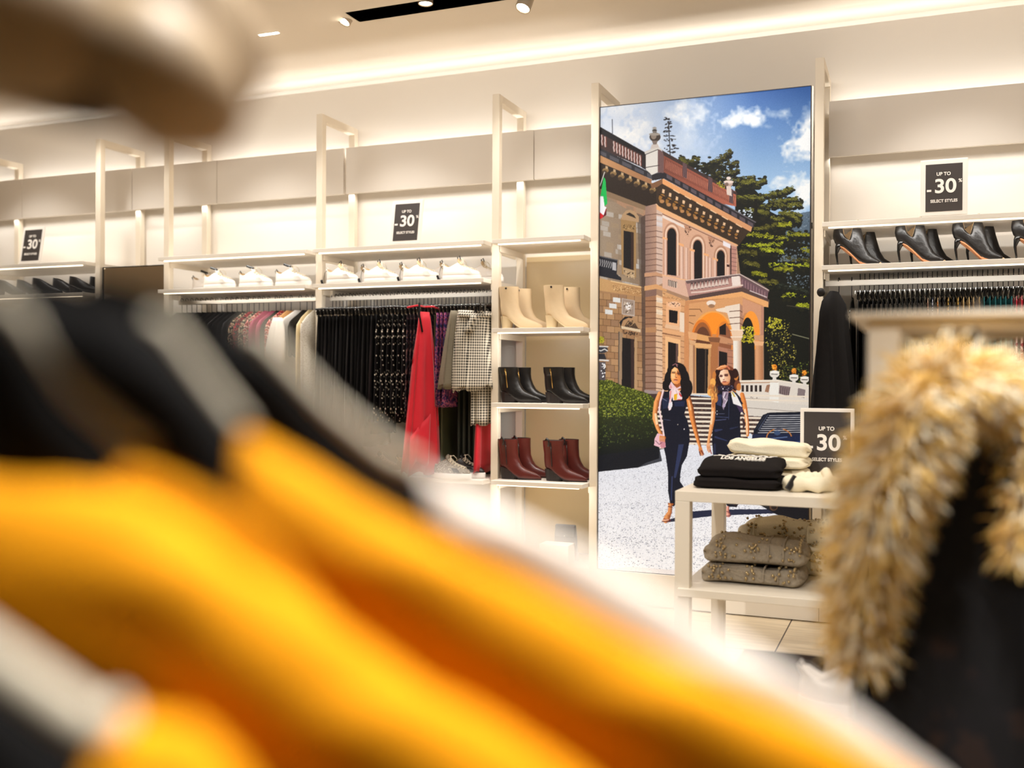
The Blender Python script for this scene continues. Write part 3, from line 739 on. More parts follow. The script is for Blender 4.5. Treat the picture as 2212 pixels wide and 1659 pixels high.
    for i in range(11):
        x = 1492 + i * 7.6; y = 611 - i * 1.2
        P.poly([(x, y), (x + 5, y), (x + 5, y + 16), (x, y + 16)], (66, 48, 48)); P.poly([(x + 2.5, y + 1), (x + 6.5, y + 15), (x - 1.5, y + 15)], (206, 184, 172))
    P.poly([(1580, 598), (1598, 596), (1600, 616), (1582, 618)], (222, 206, 196)); P.poly([(1600, 598), (1660, 630), (1656, 650), (1602, 620)], (104, 78, 84))
    for i in range(9): P.line([(1604 + i * 6, 604 + i * 3.4), (1604 + i * 6, 618 + i * 3.2)], 1.6, (150, 116, 118))
    P.line([(1494, 632), (1520, 630), (1604, 616)], 3, (214, 190, 176)); P.poly([(1488, 640), (1604, 620), (1662, 648), (1662, 658), (1604, 634), (1490, 652)], (84, 64, 60)); P.line([(1620, 628), (1656, 642)], 2, (196, 180, 176))
    # loggia body
    P.poly([(1480, 650), (1602, 630), (1660, 652), (1660, 664), (1648, 662), (1604, 642), (1520, 660), (1480, 664)], (220, 160, 104))
    P.poly([(1431, 640), (1480, 650), (1604, 642), (1648, 660), (1648, 820), (1431, 860)], (190, 132, 88), 1, (172, 118, 82), None, 2)
    P.poly([(1431, 628), (1480, 648), (1480, 656), (1431, 640)], (200, 150, 104)); P.specks([(1432, 632), (1478, 648), (1478, 654), (1432, 640)], 60, [(150, 104, 70), (222, 180, 132)], (.6, 1.2))
    # recess wall with small window + pilasters
    P.poly([(1431, 644), (1480, 650), (1480, 850), (1431, 850)], (206, 152, 106), 1, (196, 148, 110), None, 2)
    for i in range(15): P.line([(1431, 656 + i * 12.6), (1441, 658 + i * 12.6)], 1, (120, 78, 54)); P.line([(1468, 660 + i * 12.6), (1478, 662 + i * 12.6)], 1, (130, 88, 62))
    P.poly([(1439, 652), (1471, 658), (1471, 666), (1466, 712), (1438, 708)], (222, 168, 124)); P.ell(1456, 658, 14, 7, (226, 178, 140)); P.specks([(1444, 652), (1470, 656), (1468, 662), (1446, 660)], 26, [(84, 54, 44), (222, 184, 156)], (.8, 1.6))
    P.poly([(1445, 669), (1464, 672), (1463, 699), (1445, 696)], (28, 24, 25)); P.poly([(1468, 674), (1478, 676), (1478, 718), (1468, 716)], (222, 200, 178))
    P.poly([(1438, 700), (1466, 704), (1470, 714), (1436, 708)], (216, 176, 140)); P.poly([(1431, 710), (1478, 718), (1478, 726), (1431, 718)], (214, 160, 114)); P.line([(1431, 720), (1470, 727)], 1.6, (110, 68, 48))
    P.poly([(1437, 726), (1470, 734), (1470, 850), (1437, 850)], (226, 176, 126)); P.poly([(1443, 738), (1465, 743), (1464, 850), (1443, 850)], (30, 25, 26)); P.poly([(1460, 742), (1465, 743), (1464, 800), (1460, 800)], (96, 72, 66))
    P.poly([(1478, 660), (1488, 660), (1488, 850), (1478, 850)], (196, 134, 88))
    # big arch with orange vault
    P.poly([(1488, 656), (1604, 640), (1604, 720), (1488, 720)], (204, 148, 100)); P.line([(1489, 668), (1512, 668), (1516, 674)], 1.5, (110, 72, 50)); P.line([(1489, 682), (1502, 682)], 1.5, (110, 72, 50)); P.line([(1489, 696), (1498, 700)], 1.5, (110, 72, 50))
    P.ell(1540, 726, 44, 54, (226, 156, 82)); P.ell(1541, 728, 39, 53, (238, 138, 42)); P.poly([(1498, 722), (1590, 722), (1590, 850), (1498, 850)], (196, 128, 76))
    P.ell(1516, 742, 24, 52, (212, 116, 42)); P.ell(1517, 746, 21, 50, (150, 88, 48)); P.ell(1518, 748, 18, 42, (98, 60, 42)); P.ell(1564, 738, 18, 44, (214, 122, 48)); P.ell(1566, 742, 14, 40, (140, 86, 60)); P.poly([(1554, 706), (1568, 698), (1568, 724), (1554, 722)], (40, 30, 28))
    P.poly([(1498, 719), (1540, 728), (1540, 740), (1498, 732)], (212, 156, 98)); P.poly([(1552, 724), (1584, 734), (1584, 746), (1552, 740)], (188, 134, 98)); P.poly([(1534, 728), (1554, 728), (1552, 850), (1536, 850)], (166, 106, 66)); P.poly([(1530, 728), (1556, 730), (1554, 740), (1532, 738)], (126, 82, 56))
    P.poly([(1500, 740), (1538, 744), (1536, 752), (1500, 750)], (216, 166, 112)); P.poly([(1500, 750), (1536, 752), (1532, 850), (1500, 850)], (190, 140, 92)); P.poly([(1504, 752), (1530, 754), (1528, 850), (1504, 850)], (28, 24, 25)); P.poly([(1523, 754), (1526, 754), (1525, 850), (1522, 850)], (70, 56, 46))
    P.poly([(1551, 748), (1583, 756), (1583, 850), (1551, 850)], (172, 118, 94)); P.poly([(1553, 758), (1571, 762), (1570, 850), (1553, 850)], (32, 26, 27))
    for i in range(9): P.line([(1572, 700 + i * 14), (1584, 702 + i * 14)], 1, (110, 74, 62))
    P.ell(1536, 655, 10, 6, (226, 208, 192)); P.ell(1537, 661, 7, 4, (150, 112, 84)); P.poly([(1546, 668), (1566, 664), (1576, 672), (1572, 676), (1548, 672)], (226, 206, 184))
    P.poly([(1486, 716), (1507, 720), (1504, 735), (1488, 732)], (216, 162, 114)); P.poly([(1488, 733), (1504, 737), (1500, 745), (1490, 744)], (206, 160, 118)); P.poly([(1489, 744), (1501, 746), (1501, 850), (1488, 850)], (206, 164, 126)); P.poly([(1497, 746), (1501, 746), (1501, 850), (1497, 850)], (154, 110, 80))
    # corner pier with columns
    P.poly([(1566, 662), (1598, 656), (1598, 712), (1582, 714), (1572, 680)], (222, 204, 186)); P.poly([(1598, 656), (1608, 664), (1604, 712), (1598, 712)], (168, 122, 98))
    for y in (672, 686, 699): P.line([(1576, y + 1), (1598, y - 1), (1606, y + 4)], 1.5, (96, 62, 48))
    P.poly([(1604, 644), (1648, 662), (1650, 722), (1636, 724), (1634, 700), (1622, 676), (1608, 676), (1604, 684)], (196, 142, 110))
    P.ell(1622, 716, 19, 44, (236, 146, 56)); P.ell(1615, 728, 14, 42, (30, 28, 24)); P.poly([(1602, 716), (1630, 724), (1630, 850), (1602, 850)], (27, 26, 23)); P.specks([(1602, 706), (1628, 706), (1630, 720), (1602, 720)], 40, [(176, 164, 40), (206, 196, 60)], (1, 2)); P.specks([(1602, 720), (1630, 722), (1628, 740), (1602, 742)], 70, [(186, 172, 40), (120, 116, 36)], (1, 2.2))
    P.poly([(1578, 712), (1604, 712), (1606, 720), (1602, 728), (1582, 728)], (222, 190, 160)); P.line([(1578, 713), (1607, 713)], 2, (232, 212, 190)); P.poly([(1578, 726), (1604, 726), (1600, 738), (1584, 738)], (214, 180, 150)); P.line([(1579, 728), (1604, 728)], 2, (234, 216, 196))
    P.poly([(1584, 736), (1601, 736), (1602, 836), (1584, 836)], (226, 218, 206), 1, (176, 132, 102), ((1590, 0), (1604, 0)))
    P.poly([(1628, 724), (1650, 724), (1650, 736), (1630, 736)], (196, 144, 106)); P.poly([(1627, 736), (1651, 738), (1647, 748), (1631, 747)], (220, 168, 124)); P.poly([(1632, 746), (1647, 747), (1649, 830), (1633, 830)], (206, 150, 108), 1, (156, 104, 72), ((1636, 0), (1650, 0)))
    P.poly([(1644, 660), (1650, 664), (1650, 724), (1644, 724)], (176, 126, 104))
    # terrace balustrade right + urns
    P.poly([(1590, 822), (1680, 820), (1740, 832), (1757, 838), (1757, 900), (1590, 900)], (214, 204, 192))
    P.line([(1592, 823), (1682, 822), (1757, 834)], 3, (226, 214, 196)); P.line([(1592, 827), (1680, 826)], 2, (176, 136, 104))
    for i in range(5): P.poly([(1602 + i * 9.5, 832), (1607 + i * 9.5, 832), (1607 + i * 9.5, 846), (1602 + i * 9.5, 846)], (50, 40, 38))
    P.poly([(1684, 832), (1708, 836), (1704, 856), (1682, 850)], (126, 108, 108)); P.poly([(1724, 838), (1740, 842), (1738, 860), (1722, 856)], (126, 112, 112))
    for i in range(5): P.line([(1687 + i * 4.4, 835 + i), (1686 + i * 4.4, 850 + i)], 1.4, (70, 58, 60))
    P.line([(1600, 860), (1720, 866)], 1.4, (160, 148, 136)); P.line([(1600, 872), (1730, 876)], 1.4, (150, 138, 128))
    P.poly([(1656, 832), (1664, 830), (1660, 848), (1652, 846)], (150, 110, 86)); P.poly([(1663, 826), (1682, 826), (1682, 870), (1662, 866)], (226, 222, 214))
    for x, y, sc in ((1673, 808, 1), (1715, 816, .95), (1738, 820, .9)):
        P.ell(x, y - 15, 5.5 * sc, 6 * sc, (222, 132, 38)); P.specks([(x - 5, y - 20), (x + 5, y - 20), (x + 5, y - 8), (x - 5, y - 8)], 16, [(150, 78, 24), (240, 168, 66)], (.8, 1.6))
        P.ell(x, y, 10.5 * sc, 8 * sc, (214, 206, 196)); P.ell(x, y - 4.4, 10.5 * sc, 2.6, (232, 226, 218)); P.line([(x - 6, y), (x + 6, y + .5)], 1.6, (74, 66, 62)); P.poly([(x - 3, y + 6), (x + 3, y + 6), (x + 5, y + 14), (x - 5, y + 14)], (216, 208, 198))
    # stairs
    P.poly([(1400, 846), (1430, 848), (1757, 880), (1757, 990), (1400, 990)], (66, 50, 48))
    for i in range(13):
        y = 852 + i * 9.6
        P.line([(1490 if i < 3 else 1400, y - 1), (1757, y + 5)], 4.6 if i > 3 else 3.6, (222, 208, 190)); P.specks([(1500, y + 3), (1640, y + 6), (1640, y + 8), (1500, y + 5)], 16, [(110, 84, 70)], (.8, 1.6))
    P.poly([(1600, 864), (1757, 876), (1757, 905), (1612, 898)], (206, 198, 188)); P.line([(1604, 880), (1757, 892)], 1.2, (140, 128, 118))
    P.poly([(1392, 842), (1440, 846), (1440, 852), (1392, 850)], (150, 132, 128))
    # gravel court
    P.poly([(1285, 1000), (1480, 960), (1770, 972), (1770, 1300), (1285, 1300)], (212, 214, 222), 1, (232, 228, 226), ((0, 1000), (0, 1250)), 12)
    rs = P.rs
    for n_, (ya, yb), rr in ((2600, (985, 1100), (.3, .75)), (2200, (1085, 1180), (.35, .95)), (1500, (1160, 1260), (.4, 1.2))):
        for i in range(n_):
            c = 60 + 110 * rs.rand(); P.ell(rs.uniform(1290, 1768), rs.uniform(ya, yb), rs.uniform(*rr) * 1.3, rs.uniform(*rr) * .8, (c * .93, c * .93, c * 1.06), .75)
    P.poly([(1285, 1236), (1360, 1224), (1770, 1256), (1770, 1300), (1285, 1300)], (226, 214, 206), .8)
    # shadows on the gravel
    P.poly([(1478, 1106), (1545, 1101), (1600, 1100), (1660, 1100), (1700, 1108), (1600, 1112), (1545, 1114), (1478, 1122)], (34, 38, 60)); P.poly([(1430, 1126), (1460, 1118), (1480, 1118), (1478, 1124), (1445, 1128)], (44, 46, 62))
    # hedge
    hed = [(1285, 818), (1300, 818), (1320, 822), (1345, 833), (1375, 842), (1400, 850), (1414, 862), (1418, 880), (1424, 940), (1424, 990), (1395, 1000), (1378, 1010), (1340, 1014), (1285, 1020)]
    P.poly(hed, (60, 66, 26), 1, (18, 22, 24), ((0, 850), (0, 985)))
    P.specks(hed[:9] + [(1410, 900), (1285, 900)], 1500, [(118, 126, 44), (150, 156, 62), (70, 80, 30), (42, 52, 24), (96, 108, 36)], (.6, 1.6))
    P.specks([(1285, 880), (1414, 880), (1420, 940), (1285, 970)], 420, [(60, 72, 34), (36, 46, 28), (84, 96, 44), (24, 30, 26)], (.6, 1.6))
    P.poly([(1285, 985), (1424, 965), (1430, 996), (1378, 1010), (1285, 1020)], (22, 24, 32), .8)
    # far left urn
    P.ell(1299, 734, 6, 7, (150, 142, 40)); P.specks([(1294, 727), (1306, 727), (1306, 744), (1294, 744)], 24, [(96, 92, 26), (186, 174, 56)], (.7, 1.4))
    P.ell(1300, 755, 13, 8, (56, 56, 62)); P.line([(1288, 748), (1313, 749)], 2.6, (206, 202, 198)); P.line([(1290, 755), (1298, 758), (1306, 754), (1312, 758)], 2.2, (206, 202, 198)); P.poly([(1292, 764), (1306, 764), (1310, 776), (1288, 776)], (46, 44, 48)); P.line([(1288, 777), (1314, 779)], 3, (206, 202, 198)); P.poly([(1293, 782), (1308, 782), (1308, 822), (1292, 820)], (84, 76, 78)); P.specks([(1298, 784), (1310, 786), (1308, 818), (1300, 818)], 26, [(222, 220, 220), (40, 40, 46)], (1, 2))
    # convertible behind the table
    P.poly([(1618, 946), (1630, 936), (1650, 932), (1770, 936), (1770, 990), (1618, 985)], (28, 36, 62)); P.poly([(1628, 930), (1648, 896), (1664, 891), (1770, 889), (1770, 936), (1628, 938)], (26, 30, 42))
    for i in range(9):
        y = 897 + i * 4.6; P.line([(1662 - i * 3, y + 1), (1757, y - .6)], 1.6, (176, 176, 182))
    P.poly([(1634, 926), (1654, 896), (1660, 895), (1640, 930)], (60, 66, 84)); P.line([(1630, 936), (1658, 893), (1757, 890)], 2.2, (20, 22, 32))
    for i in range(14):
        a = pi * (1.02 + .96 * i / 13); b = pi * (1.02 + .96 * (i + 1) / 13); c = (176, 112, 62) if i not in (5, 6, 7) else (60, 60, 76)
        P.line([(1683 + 27 * cos(a), 946 + 20 * sin(a)), (1683 + 27 * cos(b), 946 + 20 * sin(b))], 2.6, c)
    P.ell(1679, 935, 7, 5, (60, 78, 110)); P.ell(1620, 943, 5, 7, (206, 214, 226)); P.poly([(1618, 948), (1770, 940), (1770, 985), (1618, 985)], (26, 36, 66)); P.line([(1640, 950), (1700, 944)], 2, (92, 112, 150)); P.line([(1650, 960), (1760, 952)], 2, (60, 84, 128))
    P.poly([(1645, 985), (1770, 985), (1770, 1130), (1728, 1126), (1690, 1118), (1664, 1104), (1640, 1090)], (22, 22, 28)); P.ell(1671, 1095, 9, 8, (120, 82, 56), .7); P.ell(1672, 1096, 6, 5, (40, 32, 30))
    # ---- the two women
    SK, SD = (232, 156, 92), (158, 84, 40)
    SH = (244, 200, 158)
    JN, JH = (23, 25, 38), (44, 52, 84)
    def hand(x, y, dx, n=4, c=SK, L=9):
        P.ell(x, y, 4, 5, c)
        for k in range(n): P.limb([(x - 3 + k * 2.1, y + 2, 2.3), (x - 3.4 + k * 2.2 + dx, y + 4 + L * (.7 + .3 * (k in (1, 2))), 1.6)], c, SD)
    # woman with the pink bag: legs
    P.poly([(1434, 930), (1488, 925), (1490, 950), (1484, 985), (1470, 1010), (1469, 1040), (1477, 1052), (1480, 1090), (1448, 1090), (1443, 1060), (1443, 1020), (1438, 985), (1432, 960)], JN)
    P.limb([(1470, 945, 34), (1462, 990, 26), (1456, 1040, 22), (1454, 1088, 11)], JN); P.limb([(1474, 945, 12), (1466, 990, 9), (1458, 1030, 5)], JH); P.limb([(1452, 1030, 3), (1450, 1080, 3)], JH)
    P.poly([(1443, 1086), (1456, 1088), (1453, 1092), (1443, 1090)], SD)
    P.limb([(1448, 1092, 8), (1447, 1106, 9), (1441, 1118, 13), (1438, 1124, 12)], (214, 140, 84), (140, 76, 44)); P.line([(1443, 1094), (1453, 1096)], 1.6, (96, 44, 40)); P.line([(1434, 1121), (1448, 1124)], 2, (120, 40, 44)); P.line([(1430, 1126), (1447, 1127)], 1.6, (90, 40, 40))
    for k in range(4): P.ell(1432 + k * 3.6, 1124 - k * .4, 1.5, 1.6, (232, 186, 160))
    # torso
    P.poly([(1427, 850), (1432, 845), (1448, 846), (1478, 852), (1486, 858), (1482, 880), (1478, 895), (1484, 905), (1490, 930), (1486, 960), (1436, 960), (1432, 930), (1432, 905), (1426, 880), (1427, 862)], JN)
    P.poly([(1430, 862), (1446, 858), (1446, 880), (1432, 884)], (38, 44, 70), .8); P.poly([(1456, 868), (1480, 866), (1478, 878), (1458, 878)], (38, 46, 78), .7); P.line([(1430, 860), (1440, 866)], 1.2, (110, 112, 140)); P.line([(1434, 906), (1448, 908)], 1, (70, 76, 104)); P.ell(1464, 917, 1.2, 1.2, (170, 160, 150)); P.ell(1478, 927, 1.2, 1.6, (206, 200, 200))
    # arms
    P.limb([(1425, 850, 9), (1418, 870, 11), (1415, 890, 10), (1414, 904, 9.5), (1421, 925, 8), (1430, 942, 7)], SK, SD); P.limb([(1416, 895, 5), (1419, 915, 5)], SH)
    P.limb([(1487, 860, 10), (1492, 880, 12), (1496, 905, 11), (1502, 930, 9), (1509, 955, 7), (1513, 968, 6)], (222, 138, 72), (120, 62, 32)); P.limb([(1488, 866, 3), (1492, 885, 3)], (240, 178, 118))
    P.limb([(1426, 938, 8), (1434, 946, 9)], SK, SD)
    P.poly([(1414, 948), (1420, 936), (1436, 940), (1438, 966), (1430, 968), (1413, 962)], (222, 176, 186)); P.poly([(1424, 950), (1437, 948), (1437, 967), (1428, 968)], (196, 128, 140)); P.line([(1416, 952), (1424, 960), (1430, 956)], 1.2, (96, 56, 70))
    P.line([(1433, 842), (1426, 868), (1424, 885), (1430, 915), (1434, 940)], 3.4, (232, 206, 206)); P.line([(1434.6, 846), (1428, 868), (1426, 888)], .8, (170, 120, 124))
    for k in range(4): P.limb([(1426 + k * 3, 942 + k * .4, 3.0), (1425 + k * 3.4, 952 + k * .6, 2.0)], SK, SD)
    hand(1513, 970, 4, 4, (206, 126, 70), 10)
    P.limb([(1515, 974, 3), (1520, 982, 2)], (120, 56, 44)); P.limb([(1511, 976, 2.4), (1513, 984, 2)], (90, 40, 38))
    # head 1
    HB = (27, 23, 25)
    P.ell(1462, 802, 21, 19, HB); P.ell(1444, 822, 9, 20, HB); P.ell(1437, 830, 6, 8, HB); P.ell(1479, 825, 11, 26, HB); P.ell(1487, 838, 9, 18, HB); P.ell(1439, 836, 8, 8, HB); P.ell(1478, 852, 11, 12, HB)
    P.poly([(1449, 790), (1462, 784), (1474, 792), (1482, 830), (1470, 840), (1446, 838)], HB)
    P.poly([(1457, 826), (1470, 826), (1471, 842), (1456, 842)], SD)
    P.poly([(1449, 808), (1451, 799), (1457, 793), (1464, 796), (1469, 808), (1471, 818), (1469, 826), (1463, 830), (1456, 829), (1451, 824), (1449, 816)], (238, 168, 104), 1, (214, 122, 60), ((1452, 0), (1472, 0)))
    P.poly([(1452, 798), (1458, 793), (1463, 797), (1464, 804), (1453, 804)], (246, 196, 138), .8); P.poly([(1450, 808), (1460, 808), (1461, 816), (1452, 818)], (248, 206, 154), .6); P.poly([(1462, 800), (1470, 806), (1471, 812), (1464, 810)], (112, 62, 40), .8)
    P.line([(1452, 805), (1458, 805.4)], 1.8, (52, 34, 34)); P.line([(1452, 803), (1459, 803)], 1, (74, 46, 36)); P.line([(1463, 806.5), (1469, 807.4)], 1.8, (60, 34, 32)); P.line([(1460, 807), (1458.6, 814), (1461.5, 815.4)], 1.2, (168, 96, 56)); P.ell(1461, 815.4, 1.8, .9, (130, 66, 48))
    P.ell(1459.6, 821, 4.2, 1.6, (164, 66, 60)); P.line([(1456, 820.4), (1463.6, 820.8)], .8, (80, 30, 34)); P.line([(1457, 822.4), (1462, 822.6)], .9, (230, 180, 150)); P.line([(1453, 789), (1459, 785.6), (1464, 788)], 1.6, (150, 100, 104)); P.line([(1461, 788), (1463, 792)], 1.6, (176, 122, 116))
    P.poly([(1467, 800), (1474, 806), (1476, 835), (1469, 830), (1472, 816)], HB, .9)
    # scarf 1
    P.poly([(1450, 824), (1456, 832), (1462, 838), (1470, 834), (1471, 838), (1462, 842), (1456, 841), (1446, 840), (1445, 834)], (226, 190, 192)); P.poly([(1448, 828), (1452, 838), (1447, 839)], (206, 120, 124), .8)
    P.poly([(1452, 838), (1456, 842), (1450, 866), (1453, 874), (1449, 885), (1445, 887), (1443, 880), (1446, 864), (1446, 846)], (226, 196, 198)); P.line([(1449, 845), (1447, 862)], 2, (202, 96, 88)); P.poly([(1444, 872), (1452, 868), (1452, 878), (1446, 887)], (224, 218, 222))
    P.poly([(1456, 838), (1464, 842), (1470, 848), (1474, 860), (1473, 863), (1454, 865), (1452, 856)], (232, 208, 210)); P.poly([(1456, 852), (1463, 850), (1462, 864), (1456, 864)], (222, 166, 40)); P.poly([(1467, 846), (1473, 856), (1471, 858), (1467, 852)], (196, 40, 46)); P.line([(1464, 863), (1471, 863)], 1.8, (206, 92, 92)); P.line([(1460, 843), (1464, 852)], 1, (190, 140, 150))
    # woman with the long curls: trousers
    P.poly([(1541, 905), (1598, 902), (1600, 940), (1600, 1010), (1590, 1095), (1574, 1095), (1568, 1010), (1560, 1000), (1542, 1005), (1538, 950)], JN)
    P.limb([(1546, 930, 6), (1560, 928, 2)], JH); P.limb([(1545, 944, 4), (1570, 952, 2)], JH); P.limb([(1580, 950, 3), (1596, 944, 2)], JH); P.limb([(1572, 960, 4), (1586, 974, 3)], JH); P.limb([(1544, 960, 4), (1544, 998, 4)], (36, 42, 66)); P.limb([(1578, 926, 4), (1594, 922, 2)], (36, 42, 66))
    P.poly([(1566, 1086), (1580, 1086), (1580, 1094), (1572, 1094)], (20, 20, 30)); P.limb([(1572, 1096, 6), (1571, 1106, 8), (1573, 1113, 9)], (226, 160, 140), (150, 86, 70)); P.line([(1567, 1104), (1578, 1108)], 1.2, (96, 40, 60)); P.line([(1568, 1115), (1579, 1114)], 1.4, (90, 36, 50)); P.poly([(1584, 1090), (1596, 1088), (1590, 1097)], (34, 26, 32))
    # torso 2
    P.poly([(1548, 850), (1560, 848), (1590, 848), (1602, 862), (1605, 880), (1600, 892), (1598, 908), (1542, 908), (1546, 892), (1545, 868)], JN)
    P.poly([(1551, 852), (1559, 852), (1558, 878), (1548, 874)], (52, 58, 94), .8); P.line([(1575, 856), (1574, 906)], 1, (60, 68, 96)); P.line([(1546, 900), (1574, 902)], 1.6, (60, 66, 96)); P.line([(1547, 893), (1565, 894)], 1, (84, 88, 112)); P.line([(1546, 908), (1568, 906)], 2, (70, 74, 104)); P.ell(1549, 888, 1, 1, (200, 196, 200)); P.ell(1549, 895, 1, 1.3, (200, 196, 200))
    P.poly([(1592, 846), (1602, 848), (1609, 860), (1600, 858)], (226, 206, 196))
    # arms 2
    P.limb([(1541, 862, 8), (1541, 885, 9), (1540, 905, 9), (1536, 925, 8), (1532, 945, 6), (1530, 958, 6)], (232, 164, 106), (186, 112, 62)); P.limb([(1539, 890, 4), (1536, 915, 4)], SH)
    P.limb([(1603, 852, 9), (1607, 868, 10), (1611, 890, 9), (1614, 915, 8), (1615, 940, 6)], (226, 140, 70), (176, 96, 46)); P.limb([(1609, 885, 4), (1613, 910, 4), (1614, 938, 3)], SH)
    P.line([(1601, 878), (1606, 892), (1608, 894)], 3, (40, 34, 52)); P.limb([(1604, 905, 4), (1608, 915, 6), (1606, 925, 3)], (66, 44, 46))
    hand(1530, 962, 2, 4, (226, 164, 122), 11); P.limb([(1534, 972, 2), (1537, 980, 2)], (150, 80, 76))
    P.ell(1612, 954, 5, 7, (226, 158, 108)); P.line([(1608, 953), (1618, 955)], 1.2, (130, 90, 70))
    # head 2
    H1, H2, H3 = (44, 24, 24), (196, 120, 58), (232, 166, 84)
    P.ell(1567, 806, 22, 17, (120, 66, 44)); P.ell(1551, 818, 8, 22, H1); P.ell(1588, 820, 9, 24, H1)
    for x, y, rx, ry, c in ((1543, 812, 4, 10, H2), (1540, 826, 6, 9, H3), (1537, 838, 7, 8, H2), (1535, 848, 7, 8, H3), (1542, 850, 8, 8, H2), (1545, 861, 6, 9, H2), (1539, 858, 3, 8, H3), (1541, 872, 3, 9, (176, 104, 56)), (1549, 840, 7, 10, (70, 38, 32)), (1590, 812, 5, 10, H2), (1593, 832, 7, 11, (110, 62, 44)), (1596, 836, 5, 8, H2), (1587, 808, 8, 9, H1)):
        P.ell(x, y, rx, ry, c, .95)
    for k in range(26): P.line([(1534 + P.rs.rand() * 16, 826 + P.rs.rand() * 40)] * 1 + [(1534 + P.rs.rand() * 16, 826 + P.rs.rand() * 40)], .9, [(240, 186, 106), (120, 64, 38)][k % 2], .5)
    P.poly([(1547, 798), (1556, 790), (1566, 788), (1572, 792), (1562, 797), (1552, 799)], (214, 134, 84)); P.line([(1548, 797), (1558, 792), (1568, 790)], 1.6, (238, 186, 136)); P.line([(1570, 790), (1576, 797)], 3, (196, 112, 84))
    P.poly([(1564, 828), (1578, 828), (1580, 840), (1562, 840)], (104, 60, 42))
    P.poly([(1553, 812), (1556, 802), (1563, 798), (1572, 799), (1576, 806), (1578, 816), (1576, 826), (1570, 831), (1563, 831), (1557, 825), (1554, 818)], (238, 204, 176), 1, (206, 140, 96), ((1560, 0), (1580, 0)))
    P.poly([(1557, 826), (1577, 824), (1572, 831), (1563, 832)], (196, 112, 66), .7)
    P.ell(1557.6, 812.6, 3.6, 2.2, (120, 64, 56), .85); P.ell(1568.8, 811, 4.4, 2.4, (110, 58, 50), .85); P.line([(1555, 812.4), (1560, 812.8)], 1.4, (40, 26, 30)); P.line([(1566, 811), (1572, 810.6)], 1.4, (40, 26, 30)); P.line([(1555, 810), (1560.5, 810.4)], 1, (80, 46, 36)); P.line([(1565, 808.6), (1573, 808)], 1.2, (70, 40, 34))
    P.line([(1563, 813), (1562.4, 819)], 1.6, (250, 226, 204)); P.ell(1563.4, 820, 2, 1, (150, 92, 78)); P.ell(1564.8, 824.6, 4, 1.3, (168, 74, 66)); P.line([(1561, 824.2), (1569, 823.8)], .7, (100, 40, 40))
    P.poly([(1572, 799), (1582, 800), (1586, 815), (1580, 836), (1576, 828), (1578, 815)], H1, .95); P.poly([(1549, 800), (1556, 800), (1553, 812), (1557, 826), (1562, 834), (1552, 834), (1546, 815)], H1, .95)
    # scarf 2
    P.poly([(1550, 834), (1562, 833), (1582, 832), (1586, 838), (1578, 846), (1560, 846), (1550, 842)], (36, 30, 44)); P.specks([(1552, 835), (1584, 833), (1580, 845), (1554, 843)], 18, [(214, 206, 214), (120, 108, 130)], (.5, 1.1))
    P.poly([(1561, 846), (1574, 846), (1572, 862), (1566, 874), (1563, 886), (1560, 878), (1562, 866), (1560, 856)], (150, 132, 150)); P.line([(1566, 848), (1563, 858), (1567, 864)], 1.6, (232, 226, 230)); P.line([(1570, 850), (1565, 860)], 1.2, (50, 40, 56)); P.line([(1571, 864), (1566, 874)], 2, (206, 196, 210)); P.ell(1564, 876, 3, 4, (176, 160, 184))
    P.poly([(1579, 846), (1584, 844), (1592, 856), (1600, 872), (1604, 880), (1594, 876), (1584, 872), (1581, 860)], (226, 222, 220)); P.poly([(1580, 847), (1583, 846), (1589, 857), (1585, 857)], (196, 172, 84)); P.poly([(1590, 874), (1603, 879), (1605, 890), (1598, 890)], (66, 50, 78)); P.line([(1583, 844), (1596, 858), (1604, 872)], 2, (34, 32, 48))
    return P

def sample_canvas(P, px, py):
    fx = (np.asarray(px) - P.x0) * P.ss - .5; fy = (np.asarray(py) - P.y0) * P.ss - .5
    fx = np.clip(fx, 0, P.w * P.ss - 1.001); fy = np.clip(fy, 0, P.h * P.ss - 1.001)
    i = fy.astype(int); j = fx.astype(int); a = (fx - j)[..., None]; b = (fy - i)[..., None]
    return (P.im[i, j] * (1 - a) + P.im[i, j + 1] * a) * (1 - b) + (P.im[i + 1, j] * (1 - a) + P.im[i + 1, j + 1] * a) * b

